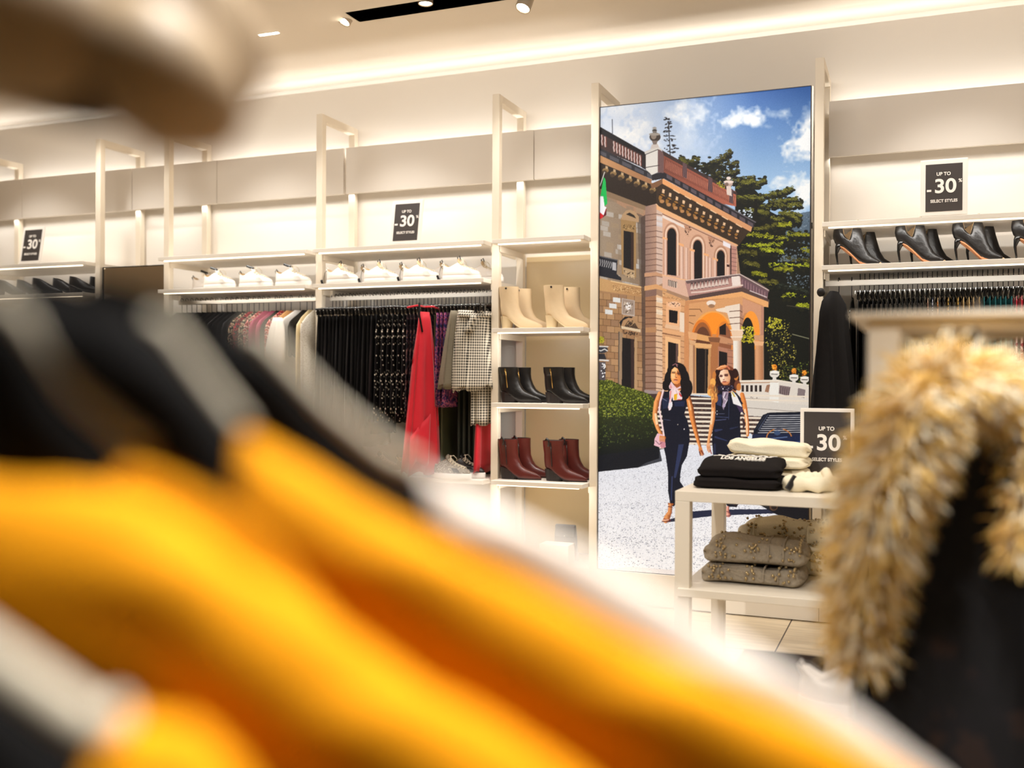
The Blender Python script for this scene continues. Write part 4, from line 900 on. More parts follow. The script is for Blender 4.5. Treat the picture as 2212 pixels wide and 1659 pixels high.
def build_poster():
    x0, x1, z0, z1, yp = -1.6735, -.5265, .188, 2.8045, 5.42
    NU, NV = 500, 1120
    xs = np.linspace(x0, x1, NU); zs = np.linspace(z0, z1, NV)
    GX, GZ = np.meshgrid(xs, zs)
    p = np.stack([GX, np.full_like(GX, yp), GZ - CAMH], -1)
    F_, R_, U_ = (np.array(v) for v in (cF, cR, cU))
    d = p @ F_
    P = paint_villa()
    grain = P.rs.normal(0, 4, P.im.shape[:2])[..., None]
    P.im = np.clip(P.im + grain, 0, 255)
    col = sample_canvas(P, 1106 + FPX * (p @ R_) / d, 829.5 - FPX * (p @ U_) / d) / 255.0
    lin = np.where(col <= .04045, col / 12.92, ((col + .055) / 1.055) ** 2.4)
    t = thing('poster_light_box', 'tall backlit poster of two women walking before a stone villa', 'poster', ((x0 + x1) / 2, yp, z0))
    me = bpy.data.meshes.new('poster_print')
    n = NU * NV
    co = np.stack([GX - (x0 + x1) / 2, np.zeros_like(GX), GZ - z0], -1).reshape(-1, 3).astype(np.float32)
    idx = np.arange(n).reshape(NV, NU)
    q = np.stack([idx[:-1, :-1], idx[:-1, 1:], idx[1:, 1:], idx[1:, :-1]], -1).reshape(-1)
    nf = (NU - 1) * (NV - 1)
    me.vertices.add(n); me.vertices.foreach_set('co', co.reshape(-1))
    me.loops.add(nf * 4); me.loops.foreach_set('vertex_index', q.astype(np.int32))
    me.polygons.add(nf); me.polygons.foreach_set('loop_start', np.arange(nf, dtype=np.int32) * 4)
    me.update(calc_edges=True)
    at_ = me.color_attributes.new('picture', 'FLOAT_COLOR', 'POINT')
    at_.data.foreach_set('color', np.concatenate([lin.reshape(-1, 3), np.ones((n, 1))], 1).astype(np.float32).reshape(-1))
    m = bpy.data.materials.new('poster_ink'); m.use_nodes = True
    nt = m.node_tree; pb = nt.nodes['Principled BSDF']
    ca = nt.nodes.new('ShaderNodeVertexColor'); ca.layer_name = 'picture'
    dk = nt.nodes.new('ShaderNodeMixRGB'); dk.blend_type = 'MULTIPLY'; dk.inputs[0].default_value = 1; dk.inputs[2].default_value = (.3, .3, .3, 1)
    nt.links.new(ca.outputs[0], dk.inputs[1]); nt.links.new(dk.outputs[0], pb.inputs['Base Color']); nt.links.new(ca.outputs[0], pb.inputs['Emission Color'])
    pb.inputs['Emission Strength'].default_value = POSTER_GLOW; pb.inputs['Roughness'].default_value = .5; pb.inputs['Specular IOR Level'].default_value = .25
    me.materials.append(m)
    o = bpy.data.objects.new('poster_print', me); COL.objects.link(o); o.parent = t
    h = (x1 - x0) / 2; H = z1 - z0
    mb = MB(); f = .0035
    mb.box(-h - f, -h, -.004, .03, -f, H + f); mb.box(h, h + f, -.004, .03, -f, H + f); mb.box(-h, h, -.004, .03, H, H + f); mb.box(-h, h, -.004, .03, -f, 0)
    mb.build('frame', mat('dark_poster_frame', (46, 38, 42), .4, var=.05), t)
    MB().box(-h - f, h + f, .004, .05, -f, H + f).build('light_case', M_STEEL, t)
    MB().box(h + f + .002, h + f + .011, .0, .02, -.001, H + .0).build('side_channel', M_STEEL, t)
    MB().box(h + f + .004, h + f + .010, -.004, .0, H * .715, H * .727).build('latch', M_BLACKMETAL, t)
POSTER_GLOW = .85
build_poster()
# ---------------------------------------------------------------- sale signs
def sale_sign(label, x, y, z, lean=0.0, w=.211, h=.30, foot=.05, white=.02):
    t = thing('sale_sign', label, 'sign', (x, y, z), group='sale signs'); t.rotation_euler = (-lean, 0, 0)
    hw = w / 2
    MB().box(-hw - .004, hw + .004, .002, .006, 0, h + .012).build('acrylic_holder', M_ACRYL, t, bevel=.001)
    mb = MB(); mb.box(-hw, hw, 0, .002, foot - white, h + .008); mb.build('white_border', mat('white_card', (236, 228, 218), .6), t)
    MB().box(-hw + white, hw - white, -.0015, 0, foot, h - white + .008).build('card', M_SIGNCARD, t)
    MB().box(-hw, hw, .006, .06, 0, .003).build('foot', M_ACRYL, t)
    zc = (foot + h - white + .008) / 2
    y_ = -.0024
    text('UP TO', .024, t, M_SIGNTEXT, (-.002, y_, zc + .068), bold=.0006, sx=.95)
    text('30', .098, t, M_SIGNTEXT, (.006, y_, zc + .004), bold=.0022, sx=1.06)
    text('-', .07, t, M_SIGNTEXT, (-.069, y_, zc - .008), bold=.002)
    text('%', .024, t, M_SIGNTEXT, (.075, y_, zc + .030), bold=.0006)
    text('SELECT STYLES', .0205, t, M_SIGNTEXT, (.0, y_, zc - .068), bold=.0006, sx=.92)
    return t
sale_sign('charcoal sale sign on the far left top shelf above dark shoes', -6.09, 5.47, 2.071, .16)
sale_sign('charcoal sale sign on the top shelf above the white laced sneakers', -2.955, 5.47, 2.071, .16)
sale_sign('charcoal sale sign on the top shelf above the black heels', .118, 5.47, 2.071, .0)

# ---------------------------------------------------------------- footwear: level rings from the sole up to the rim
def ring(xb, xf, w, toe, n=14):
    """closed foot outline; toe 0 = round, 1 = pointed"""
    us = [.5 - .5 * cos(pi * i / n) for i in range(n + 1)]
    out = []
    def hw(u):
        k = .3
        if u < k: return w * sqrt(max(0, 1 - (1 - u / k) ** 2)) * (.86 + .14 * u / k)
        v = (u - k) / (1 - k)
        r = sqrt(max(0, 1 - v ** 2.6)); p = (1 - v ** 1.5) * (1 - .25 * v) if v < 1 else 0
        return w * (r * (1 - toe) + p * toe + .02 * toe * (v > .98))
    for u in us: out.append((xb + (xf - xb) * u, -hw(u)))
    for u in us[-2:0:-1]: out.append((xb + (xf - xb) * u, hw(u)))
    return out

def shoe_shell(prof, toe, lift=lambda x: 0.0, flat_top=0.0, rim=None, inner_depth=.03, n=14, toe_top=0.0):
    """prof: (z, xb, xf, halfwidth). Returns outer rings and lining rings"""
    z0, z1 = prof[0][0], prof[-1][0]
    rings = []
    for z, xb, xf, w_ in prof:
        t = (z - z0) / (z1 - z0); k = smooth01((t - .35) / .65)
        r = []
        for x, y in ring(xb, xf, w_, toe * (1 - smooth01(t * 2.2)), n):
            zz = z
            if rim: zz = z0 + (z - z0) * (1 + (rim((x - xb) / max(1e-6, xf - xb)) - 1) * k)
            zz += lift(x) * (1 - k * flat_top) + flat_top * k * lift(prof[0][1])
            r.append((x, y, zz))
        rings.append(r)
    top = rings[-1]; cx = sum(p[0] for p in top) / len(top)
    lin = []
    for s_, dz in ((1, 0), (.9, .001), (.86, -inner_depth * .5), (.8, -inner_depth)):
        lin.append([(cx + (x - cx) * s_, y * s_, z + dz) for x, y, z in top])
    return rings, lin

def sneaker(name, label, cat='sneaker', low=False):
    t = thing(name, label, cat, group=None)
    # sole
    mb = MB(); r0 = ring(.0, .278, .046, .12); 
    mb.loft([[(x, y, 0) for x, y in r0], [(x * 1.0 - .001, y * 1.03, .012) for x, y in r0], [(x, y * 1.02, .030) for x, y in r0], [(x * .985 + .002, y * .95, .034) for x, y in r0]])
    mb.build('sole', M_WHITERUBBER, t, smooth=True)
    prof = [(.030, .004, .272, .044), (.042, .003, .271, .0455), (.054, .003, .262, .0455), (.062, .004, .246, .044), (.070, .005, .222, .042), (.077, .006, .198, .040), (.084, .006, .176, .0375), (.092, .006, .155, .035), (.100, .005, .138, .033), (.106, .004, .128, .032)]
    rim = lambda u: 1.0 + .02 * (u < .15) - .30 * math.exp(-((u - .42) / .26) ** 2) + .12 * smooth01((u - .7) / .3)
    rings, lin = shoe_shell(prof, .12, rim=rim, inner_depth=.045)
    MB().loft(rings, cap0=True, cap1=False).build('upper', M_WHITELEATHER, t, smooth=True)
    MB().loft(lin, cap0=False, cap1=True).build('lining', M_LINING, t, smooth=True)
    # eyestay, tongue, laces, heel tab, loop
    ridge = [(xf, z + (.012 * smooth01((z - .08) / .03))) for z, xb, xf, w_ in prof[3:]]
    def rp(a):
        x = interp([(i / (len(ridge) - 1), r_[0]) for i, r_ in enumerate(ridge)], a); z = interp([(i / (len(ridge) - 1), r_[1]) for i, r_ in enumerate(ridge)], a); return x, z
    mb = MB()
    mb.grid(lambda u, v: (rp(.35 + .65 * u)[0] - .004 - .006 * u, (v - .5) * (.03 + .022 * u), rp(.35 + .65 * u)[1] + .004 + .022 * u * u - .016 * abs(v - .5) ** 2 * 4), 8, 6)
    mb.build('tongue', M_LINING if not low else M_WHITELEATHER, t, smooth=True, solid=.004)
    mb = MB()
    for k in range(6):
        a = .08 + .145 * k; xa, za = rp(a); xb_, zb = rp(min(1, a + .1)); s_ = 1 if k % 2 else -1
        hwid = .019 + .004 * k / 5
        mb.tube([(xa - .002, -hwid, za - .007), (xa + .003, -hwid * .5, za + .003), ((xa + xb_) / 2 + .002, 0, (za + zb) / 2 + .007), (xb_ + .003, hwid * .5, zb + .003), (xb_ - .002, hwid, zb - .007)][::s_], .0024, 6)
        mb.tube([(xa - .002, hwid, za - .007), (xa + .003, hwid * .5, za + .004), (xb_ + .003, -hwid * .5, zb + .004), (xb_ - .002, -hwid, zb - .007)], .0024, 6)
    x_, z_ = rp(1); 
    mb.tube([(x_, .004, z_ + .012), (x_ + .018, .016, z_ + .018), (x_ + .030, .03, z_ + .0), (x_ + .028, .036, z_ - .016)], .0022, 6)
    mb.tube([(x_, -.004, z_ + .012), (x_ + .018, -.016, z_ + .020), (x_ + .030, -.03, z_ + .004), (x_ + .03, -.037, z_ - .02)], .0022, 6)
    mb.build('lace', M_LACE, t, smooth=True)
    MB().tube([(.006, 0, .085), (-.004, 0, .105), (.004, 0, .118), (.014, 0, .104)], .0035, 6).build('heel_loop', M_WHITELEATHER if not low else M_BLACKCLOTH, t, smooth=True)
    mb = MB(); mb.grid(lambda u, v: (.185 + .045 * u - .02 * v, -.0455 + .002 * v - .006 * smooth01(u * 1.0) * v, .04 + .026 * v), 4, 3); mb.build('side_panel', M_WHITERUBBER, t, smooth=True)
    return t
def tag_at(t, x, y, z, rot):
    o = MB().box(-.026, .026, -.008, .008, -.008, .008).build('security_tag', M_BLACKPLASTIC, t, bevel=.005, loc=(x, y, z)); o.rotation_euler = rot; o['label'] = 'black plastic security tag'
    return o
sn_tag = sneaker('sneaker', 'white low sneaker with black tag on its tongue, first from the left on the tagged shelf', low=True)
tag_at(sn_tag, .105, -.022, .138, (.2, .35, .5))
sn_loop = sneaker('sneaker', 'x')
MB().tube([(.115, .0, .115), (.108, 0, .150), (.122, 0, .158), (.130, 0, .136)], .0032, 6).build('pull_loop', M_BLACKCLOTH, sn_loop, smooth=True)
mb = MB(); mb.tube([(-.012, -.01, .012), (-.018, -.012, .045), (-.010, -.01, .085), (.004, -.006, .098)], .0016, 6); mb.build('tag_cord', M_BLACKPLASTIC, sn_loop, smooth=True)
tag_at(sn_loop, -.016, -.03, .012, (0, 1.2, 0))
sn_loop.scale = (.9, .9, .95)
ORD = ['first', 'second', 'third', 'fourth']
for i, x in enumerate((-4.66, -4.455, -4.165, -3.875)):
    lab = '%s white low sneaker from the left with black tag on its tongue' % ORD[i]
    a = (.12, -.1, -.06, -.02)[i]
    if i == 0:
        sn_tag.location = (x, 5.56, 1.851); sn_tag.rotation_euler = (0, 0, a); sn_tag['label'] = lab; sn_tag['group'] = 'white sneakers with black tags'
    else: dup(sn_tag, (x, 5.44 - .004 * i, 1.851), a, lab)
for i, x in enumerate((-3.475, -3.205, -2.93, -2.66)):
    lab = 'white laced sneaker in front of its pair, %s pair under the middle sale sign' % ORD[i]
    if i == 0:
        sn_loop.location = (x, 5.41, 1.851); sn_loop['label'] = lab; sn_loop['group'] = 'paired white laced sneakers'; sn_loop.rotation_euler = (0, 0, -.1)
    else: dup(sn_loop, (x, 5.41, 1.851), -.02 + .03 * i, lab)
    dup(sn_loop, (x + .055 + .01 * i, 5.58, 1.851), -.04, 'white laced sneaker behind its mate, %s pair under the middle sale sign' % ORD[i])

def ankle_boot(name, label, leather, heelm, shaft, toe, heel, wedge=False, slant=.0):
    """heeled ankle boot, toe towards +X"""
    t = thing(name, label, 'boot')
    lift = lambda x: heel * smooth01((.155 - x) / .125)
    prof = [(.004, .012, .262, .036), (.012, .008, .268, .038), (.024, .006, .258, .038), (.036, .004, .236, .037), (.048, .003, .206, .036), (.060, .002, .176, .035), (.072, .002, .150, .034), (.086, .002, .132, .034), (.102, .000, .120, .035), (shaft * .8, -.004, .116, .040), (shaft, -.006, .116 + slant, .044)]
    rings, lin = shoe_shell(prof, .9, lift, flat_top=1.0, inner_depth=.05)
    MB().loft(rings, cap0=True, cap1=False).build('upper', leather, t, smooth=True)
    MB().loft(lin, cap0=False, cap1=True).build('lining', M_DARKHEEL if leather is not M_BEIGELEATHER else M_BEIGEHEEL, t, smooth=True)
    # sole welt under the forefoot
    r0 = ring(.014, .266, .037, .9)
    fr = [[(x, y, lift(x) + dz) for x, y in r0] for dz in (-.0005, .005)]
    fr[0] = [(x, y, max(0, z)) for x, y, z in fr[0]]
    MB().loft(fr).build('sole', heelm, t, smooth=False)
    # heel block
    mb = MB(); x1 = .115 if wedge else .075
    rr = []
    for k in range(5):
        a = k / 4; zt = heel * a
        xb = .016 * (1 - a) + .006 * a; xf = (x1 * (1 - a) + (x1 + .012) * a)
        rr.append([(x, y, min(zt, lift(x) + .002)) for x, y in ring(xb, xf, .030 + .004 * a, 0, 8)])
    mb.loft(rr); mb.build('heel', heelm, t, smooth=False)
    return t
def zip_part(t, m, xa, za, xb, zb, yoff=-.041):
    mb = MB(); mb.tube([(xa, yoff + .004, za), ((xa + xb) / 2, yoff + .002, (za + zb) / 2), (xb, yoff - .003, zb)], .0028, 6)
    o = mb.build('zip', m, t, smooth=True)
    p = MB().box(xb - .003, xb + .003, yoff - .008, yoff - .003, zb - .02, zb).build('zip_pull', m, o)
    return o
b1 = ankle_boot('ankle_boot', 'x', M_BEIGELEATHER, M_BEIGEHEEL, .172, .9, .075)
MB().lathe([(.001, 0), (.006, 0), (.006, .002), (.001, .002)], 14).build('stud', M_DARKHEEL, b1).matrix_local = Matrix.Translation((.055, -.045, .236)) @ Matrix.Rotation(pi / 2, 4, 'X')
b2 = ankle_boot('ankle_boot', 'x', M_BLACKLEATHER, M_DARKHEEL, .145, .9, .062, wedge=True)
zip_part(b2, M_GOLD, .064, .085, .052, .198)
b3 = ankle_boot('ankle_boot', 'x', M_BURGUNDY, M_DARKHEEL, .165, .9, .068, wedge=True)
zip_part(b3, M_DARKHEEL, .062, .085, .055, .222)
mb = MB(); mb.tube([(.02, -.035, .232), (.035, -.052, .246), (.05, -.056, .236), (.046, -.057, .20)], .005, 6); mb.build('pull_strap', M_BLACKPLASTIC, b3, smooth=True)
for src, z, col, g in ((b1, 1.557, 'beige block-heel', 'beige ankle boots'), (b2, 1.126, 'black gold-zip', 'black ankle boots'), (b3, .677, 'burgundy zip', 'burgundy ankle boots')):
    for i, (x, y, a) in enumerate(((-2.285, 5.42, 0), (-2.004, 5.42, 0), (-2.262, 5.57, -.03), (-1.958, 5.57, -.02))):
        lab = '%s ankle boot, %s of the %s pair on its shelf' % (col, 'front one' if i < 2 else 'rear one', 'first' if i % 2 == 0 else 'second')
        if col.startswith('black') and i == 3: x = -1.985
        if i == 0:
            src.location = (x, y, z); src['label'] = lab; src['group'] = g
        else: dup(src, (x, y, z), a, lab)

# black open-toe heels
def open_heel():
    t = thing('high_heel', 'x', 'high heel'); heel = .112
    lift = lambda x: heel * smooth01((.165 - x) / .15) 
    prof = [(.004, .012, .222, .033), (.014, .004, .228, .036), (.026, .000, .222, .036), (.038, -.004, .205, .035), (.052, -.006, .182, .034), (.068, -.005, .160, .033), (.086, -.002, .143, .032), (.104, .004, .130, .031), (.120, .012, .121, .030)]
    rim = lambda u: 1.0 - .95 * math.exp(-((u - .50) / .20) ** 2) + .22 * smooth01((u - .72) / .28)
    rings, lin = shoe_shell(prof, .35, lift, flat_top=.8, rim=rim, inner_depth=.03)
    MB().loft(rings, cap0=True, cap1=False).build('upper', M_BLACKLEATHER, t, smooth=True)
    MB().loft(lin, cap0=False, cap1=True).build('lining', M_LINING, t, smooth=True)
    r0 = ring(.02, .232, .034, .35)
    MB().loft([[(x, y, max(0.0, lift(x) - .004)) for x, y in r0], [(x, y, lift(x) + .005) for x, y in r0]]).build('sole', M_NUDE, t)
    MB().tube([(.020, 0, 0), (.017, 0, .03), (.012, 0, .07), (.018, 0, .10), (.03, 0, heel + .004)], [.0045, .0048, .007, .014, .024], 10).build('heel', M_BLACKPLASTIC, t, smooth=True)
    MB().ball((.226, 0, .012), .014, 8, sc=(.5, 1.3, .5)).build('toe_opening', M_LINING, t, smooth=True)
    return t
hh = open_heel(); first = True
for i, x in enumerate((-.405, -.105, .16, .425)):
    for j, (dx, y) in enumerate(((0, 5.42), (.06, 5.58))):
        lab = 'black open-toe stiletto heel, %s shoe of the %s pair under the right sale sign' % (('front', 'rear')[j], ORD[i])
        if first: hh.location = (x, y, 1.851); hh['label'] = lab; hh['group'] = 'black open-toe heels'; first = False
        else: dup(hh, (x + dx, y, 1.851), -.03 * j, lab)
# dark flats at the far left, toes away
def flat_shoe():
    t = thing('dark_pump', 'x', 'shoe')
    prof = [(.004, .0, .25, .038), (.02, -.002, .252, .039), (.035, 0, .24, .038), (.048, .002, .18, .036), (.056, .004, .15, .034)]
    rings, lin = shoe_shell(prof, .7, lambda x: .05 * smooth01((.17 - x) / .15), flat_top=.3, rim=lambda u: 1 + .35 * (1 - u), inner_depth=.03)
    MB().loft(rings, cap0=True, cap1=False).build('upper', M_BLACKLEATHER, t, smooth=True)
    MB().loft(lin, cap0=False, cap1=True).build('lining', M_DARKHEEL, t, smooth=True)
    MB().loft([[(x, y, 0) for x, y in ring(.008, .055, .026, 0, 8)], [(x, y, .052) for x, y in ring(.004, .07, .032, 0, 8)]]).build('heel', M_DARKHEEL, t)
    return t
fp = flat_shoe(); first = True; fp.scale = (.9, .9, 1)
for i, x in enumerate((-6.28, -5.93, -5.58)):
    for j, (dx, y) in enumerate(((0, 5.36), (.13, 5.42))):
        lab = 'dark pump with raised heel, %s shoe of the %s pair on the far left shelf' % (('left', 'right')[j], ORD[i])
        if first: fp.location = (x, y, 1.851); fp.rotation_euler = (0, 0, .3); fp['label'] = lab; fp['group'] = 'dark pumps at the far left'; first = False
        else: dup(fp, (x + dx, y, 1.851), .3, lab)
# low shelf: dark trainers and silver embellished shoes
M_SILVERSEQ = dot_mat('silver_sequins', (130, 120, 105), (235, 225, 205), 120, .25, .3)
sd = sneaker('trainer', 'black trainer with white sole at the end of the low shelf', 'trainer', low=True)
for ch in sd.children:
    if ch.name.split('.')[0] in ('upper', 'tongue', 'side_panel', 'heel_loop'):
        ch.data = ch.data.copy(); ch.data.materials.clear(); ch.data.materials.append(M_BLACKLEATHER)
sd.location = (-2.645, 5.44, .673); sd.rotation_euler = (0, 0, -.12); sd['group'] = 'trainers on the low shelf'
dup(sd, (-2.69, 5.335, .673), -.12, 'grey glitter trainer in front of the black trainer on the low shelf', matmap={'upper': M_SILVERSEQ, 'tongue': M_SILVERSEQ})
for i, (x, y) in enumerate(((-2.965, 5.40), (-3.17, 5.36))):
    dup(sd, (x, y, .673), -.1, ['silver embellished trainer under the red dress', 'silver embellished trainer beside the framed board, partly hidden'][i], matmap={'upper': M_SILVERSEQ, 'side_panel': M_CHROME})
# framed board on the low shelf
t = thing('framed_board', 'grey board in silver frame standing on the low shelf', 'framed board', (-3.42, 5.52, .673)); t.rotation_euler = (-.16, 0, 0)
MB().box(-.12, .12, 0, .006, .01, .285).build('board', mat('grey_board', (92, 84, 74), .5, var=.05), t)
mb = MB(); mb.box(-.132, -.12, -.004, .01, 0, .297); mb.box(.12, .132, -.004, .01, 0, .297); mb.box(-.12, .12, -.004, .01, .285, .297); mb.box(-.12, .12, -.004, .01, 0, .01); mb.build('frame', M_CHROME, t)
# white block and grey bag at the bottom of the boot shelves
t = thing('display_block', 'white display block at the bottom of the boot shelves', 'display block', (-1.95, 5.50, .186))
MB().box(-.09, .09, -.06, .06, 0, .115).build('block', M_WHITE, t, bevel=.003)
t = thing('grey_clutch', 'small dark grey clutch bag upright behind the white block', 'bag', (-1.93, 5.60, .186)); 
MB().loft([[(-.075 + .004 * k, -.02 + .004 * k, z), (.075 - .004 * k, -.02 + .004 * k, z), (.075 - .004 * k, .02 - .004 * k, z), (-.075 + .004 * k, .02 - .004 * k, z)] for k, z in enumerate((0, .08, .16, .215))]).build('body', mat('grey_leather', (74, 66, 58), .5, var=.08), t, bevel=.006)
MB().box(-.06, .06, -.022, -.012, .14, .212).build('flap', mat('grey_leather', (74, 66, 58)), t, bevel=.003)
MB().ball((0, -.024, .15), .005).build('clasp', M_CHROME, t, smooth=True)
# ---------------------------------------------------------------- hangers and hanging clothes
def hook_pts(h=.104):
    pts = [(0, 0, -.008), (0, 0, h - .028)]
    for k in range(9):
        a = -.35 + (pi + .9) * k / 8
        pts.append((0, .013 * cos(a) - .0, h - .012 + .013 * sin(a)))
    return pts
def clip_hanger():
    t = thing('clip_hanger', 'black clip hanger with wire hook on the white rail of skirts', 'hanger', group='clip hangers holding the skirts')
    MB().tube(hook_pts(), .0022, 6).build('hook', M_BLACKMETAL, t, smooth=True)
    MB().tube([(0, -.195, -.006), (0, -.12, .004), (0, -.03, .008), (0, 0, .012), (0, .03, .008), (0, .12, .004), (0, .195, -.006)], [.006, .007, .008, .009, .008, .007, .006], 8).build('bar', M_BLACKPLASTIC, t, smooth=True)
    for s in (-1, 1):
        mb = MB(); mb.box(-.007, .007, s * .165 - .014, s * .165 + .014, -.042, -.002)
        o = mb.build('clip', M_BLACKPLASTIC, t, bevel=.004)
        MB().tube([(-.014, s * .165, .004), (-.016, s * .165, -.02), (-.008, s * .165, -.05)], .0022, 6).build('spring', M_CHROME, o, smooth=True)
    return t
def coat_hanger():
    t = thing('coat_hanger', 'black shaped hanger with wire hook on the grey rail of blouses', 'hanger', group='shaped hangers holding the blouses')
    MB().tube(hook_pts(), .0022, 6).build('hook', M_BLACKMETAL, t, smooth=True)
    MB().tube([(0, -.19, -.092), (0, -.15, -.073), (0, -.07, -.034), (0, 0, -.008), (0, .07, -.034), (0, .15, -.073), (0, .19, -.092)], [.0032] * 7, 8).build('shoulder_bar', M_BLACKPLASTIC, t, smooth=True)
    return t
HZ = 1.700        # hanger neck height
clip0 = clip_hanger(); coat0 = coat_hanger(); used = {}
HANGLAB = {'c': ('black shaped hanger with wire hook on the grey rail of blouses', 'shaped hangers holding the blouses'), 'g': ('black hanger with wire hook on the white rail of dresses', 'hangers holding the dresses')}
def hang(src, x, rz, label=None, group=None, dz=0.0, y=5.5):
    if abs(y - 5.5) > .01: y = 5.5
    if src.name not in used:
        used[src.name] = 1; src.location = (x, 5.5, HZ + dz); src.rotation_euler = (0, 0, rz)
        if label: src['label'] = label
        if group: src['group'] = group
        return src
    return dup(src, (x, 5.5, HZ + dz), rz, label, group)

def cloth(kind, L, wt, wb, th, seed, folds=5, amp=.012, nr=18, n=36, sweep=0.0, hemtilt=0.0, tb=None):
    """hanging cloth shell: long in Y, thin in X, hung from z = 0 downwards"""
    r = random.Random(seed); ph = [r.uniform(0, 6.28) for _ in range(4)]
    rings = []
    for i in range(nr + 1):
        a = i / nr; z = -L * a
        if kind == 'shoulder':
            hw = interp([(0, .05), (.03, .10), (.078, .19), (.12, wt), (L, wb)], a * L)
        else:
            hw = wt + (wb - wt) * (a ** .85)
        hx = th * (.55 + .45 * smooth01(a * 6)) * (1 + .5 * a * (wb > wt * 1.3)) if tb is None else th + (tb - th) * a
        if i == 0: hx *= .5
        row = []
        for k in range(n):
            t = 2 * pi * k / n; cy = cos(t); sx = sin(t)
            y = hw * (abs(cy) ** .8) * (1 if cy >= 0 else -1)
            w_ = smooth01(a * 2.5)
            x = hx * (abs(sx) ** .7) * (1 if sx >= 0 else -1) + amp * w_ * (sin(folds * t + ph[0] + a * 1.2) * .7 + sin((folds * 2 + 1) * t + ph[1]) * .3)
            y += amp * .8 * w_ * sin((folds + 2) * t + ph[2])
            zz = z - hemtilt * a * a * cy * hw + (amp * 1.2 * sin(folds * t + ph[3]) if i == nr else 0)
            row.append((x + sweep * a * a, y, zz))
        rings.append(row)
    # turned-in hem
    rings.append([(x * .9, y * .97, z + .012) for x, y, z in rings[-1]])
    me = MB().loft(rings, cap0=(kind != 'shoulder'), cap1=True)
    return me
MESHES = {}
def garment(name, cat, label, x, material, kind='skirt', L=.65, wt=.16, wb=.2, th=.011, folds=5, amp=.010, rz=0.0, group=None, z=None, y=5.5, sweep=0.0, variant=0, extra=None, hemtilt=0.0, tb=None):
    key = (kind, round(L, 2), wt, wb, th, folds, amp, sweep, variant, hemtilt, tb)
    if key not in MESHES:
        ob = cloth(kind, L, wt, wb, th, hash(str(key)) % 1000 if False else int(L * 1000) + variant * 7, folds, amp, sweep=sweep, hemtilt=hemtilt, tb=tb).build(name, material, None, smooth=True)
        MESHES[key] = ob.data
    else:
        ob = bpy.data.objects.new(name, MESHES[key]); COL.objects.link(ob)
    ob.material_slots[0].link = 'OBJECT'; ob.material_slots[0].material = material
    ob.location = (x, y, (HZ - (.044 if kind != 'shoulder' else -.004)) if z is None else z); ob.rotation_euler = (0, 0, rz)
    tag(ob, label, cat, group)
    if extra: extra(ob)
    if kind == 'shoulder':
        hang(coat0, x, rz, *(HANGLAB['g'] if x > -1.0 else HANGLAB['c']), y=y)
    return ob
def waistband(wt, m):
    def fn(ob):
        MB().loft([[((.013) * sin(2 * pi * k / 20), (wt + .004) * cos(2 * pi * k / 20), z) for k in range(20)] for z in (-.001, -.04)], cap0=False, cap1=False).build('waistband', m, ob, smooth=True)
    return fn

M_PLEATBLACK = mat('pleated_black', (27, 25, 25), .8, spec=.2, var=.3, vscale=80)
M_BLACKSATIN = mat('black_satin', (24, 22, 23), .45, spec=.4, var=.2)
M_SEQUIN = dot_mat('black_with_silver_sequins', (24, 22, 23), (228, 218, 200), 50, .27, .5)
M_DARKFLORAL = print_mat('dark_navy_floral', [(26, 24, 28), (30, 28, 34), (60, 50, 60), (120, 90, 84), (34, 32, 52)], 26)
M_RED = mat('red_crepe', (206, 26, 44), .6, spec=.3, var=.06, vscale=12, sheen=.2)
M_OLIVE = mat('olive_satin', (104, 104, 74), .45, spec=.4, var=.1)
M_SAGE = mat('sage_cloth', (148, 148, 120), .8, var=.08)
M_DARKGREEN = mat('dark_green_pleats', (52, 54, 42), .8, var=.2, vscale=60)
M_PURPLE = print_mat('purple_pink_print', [(44, 40, 76), (70, 60, 120), (150, 60, 110), (210, 120, 140), (60, 54, 90)], 55)
M_GREYTWEED = check_mat('grey_fine_check', (96, 88, 74), (150, 140, 120), .006, .006)
M_HOUND = check_mat('black_white_check', (30, 27, 25), (226, 216, 198), .016, .016)
M_MAGENTA = mat('magenta_satin', (168, 22, 86), .45, spec=.4, var=.1)
M_FLORALRED = print_mat('red_cream_floral', [(120, 26, 40), (200, 60, 70), (228, 200, 180), (60, 44, 50), (170, 40, 60)], 46)
M_FLORALDK = print_mat('black_cream_floral', [(32, 28, 28), (60, 50, 44), (214, 196, 160), (150, 60, 60), (34, 40, 34)], 52)
M_WHITECOTTON = mat('white_cotton', (238, 232, 224), .85, var=.03, bump=.2, bscale=25)
M_CREAMSATIN = mat('cream_satin', (224, 204, 160), .4, spec=.5, var=.08)
M_PEACH = mat('peach_cloth', (226, 172, 112), .8, var=.06)
M_WHITELACE = dot_mat('white_lace', (230, 224, 212), (196, 184, 166), 110, .3, .8)
M_TEAL = mat('teal_knit', (18, 96, 98), .9, var=.2, vscale=60)
M_REDKNIT = print_mat('red_pattern', [(190, 26, 50), (206, 40, 60), (236, 200, 190), (150, 20, 40)], 34)
M_YELLOWPR = print_mat('gold_black_print', [(34, 30, 26), (190, 140, 50), (226, 180, 90), (60, 48, 34)], 40)
M_LEOPARD = print_mat('leopard_print', [(206, 170, 110), (226, 196, 140), (50, 38, 28), (214, 176, 120)], 70)
M_ORANGEPR = print_mat('orange_black_print', [(34, 28, 28), (214, 120, 40), (236, 200, 150), (44, 40, 44)], 36)
M_NAVYPR = print_mat('navy_white_print', [(30, 38, 66), (40, 52, 90), (220, 220, 226), (36, 42, 70)], 40)
M_LTBLUE = print_mat('light_blue_print', [(130, 158, 200), (160, 184, 216), (226, 230, 236)], 40)
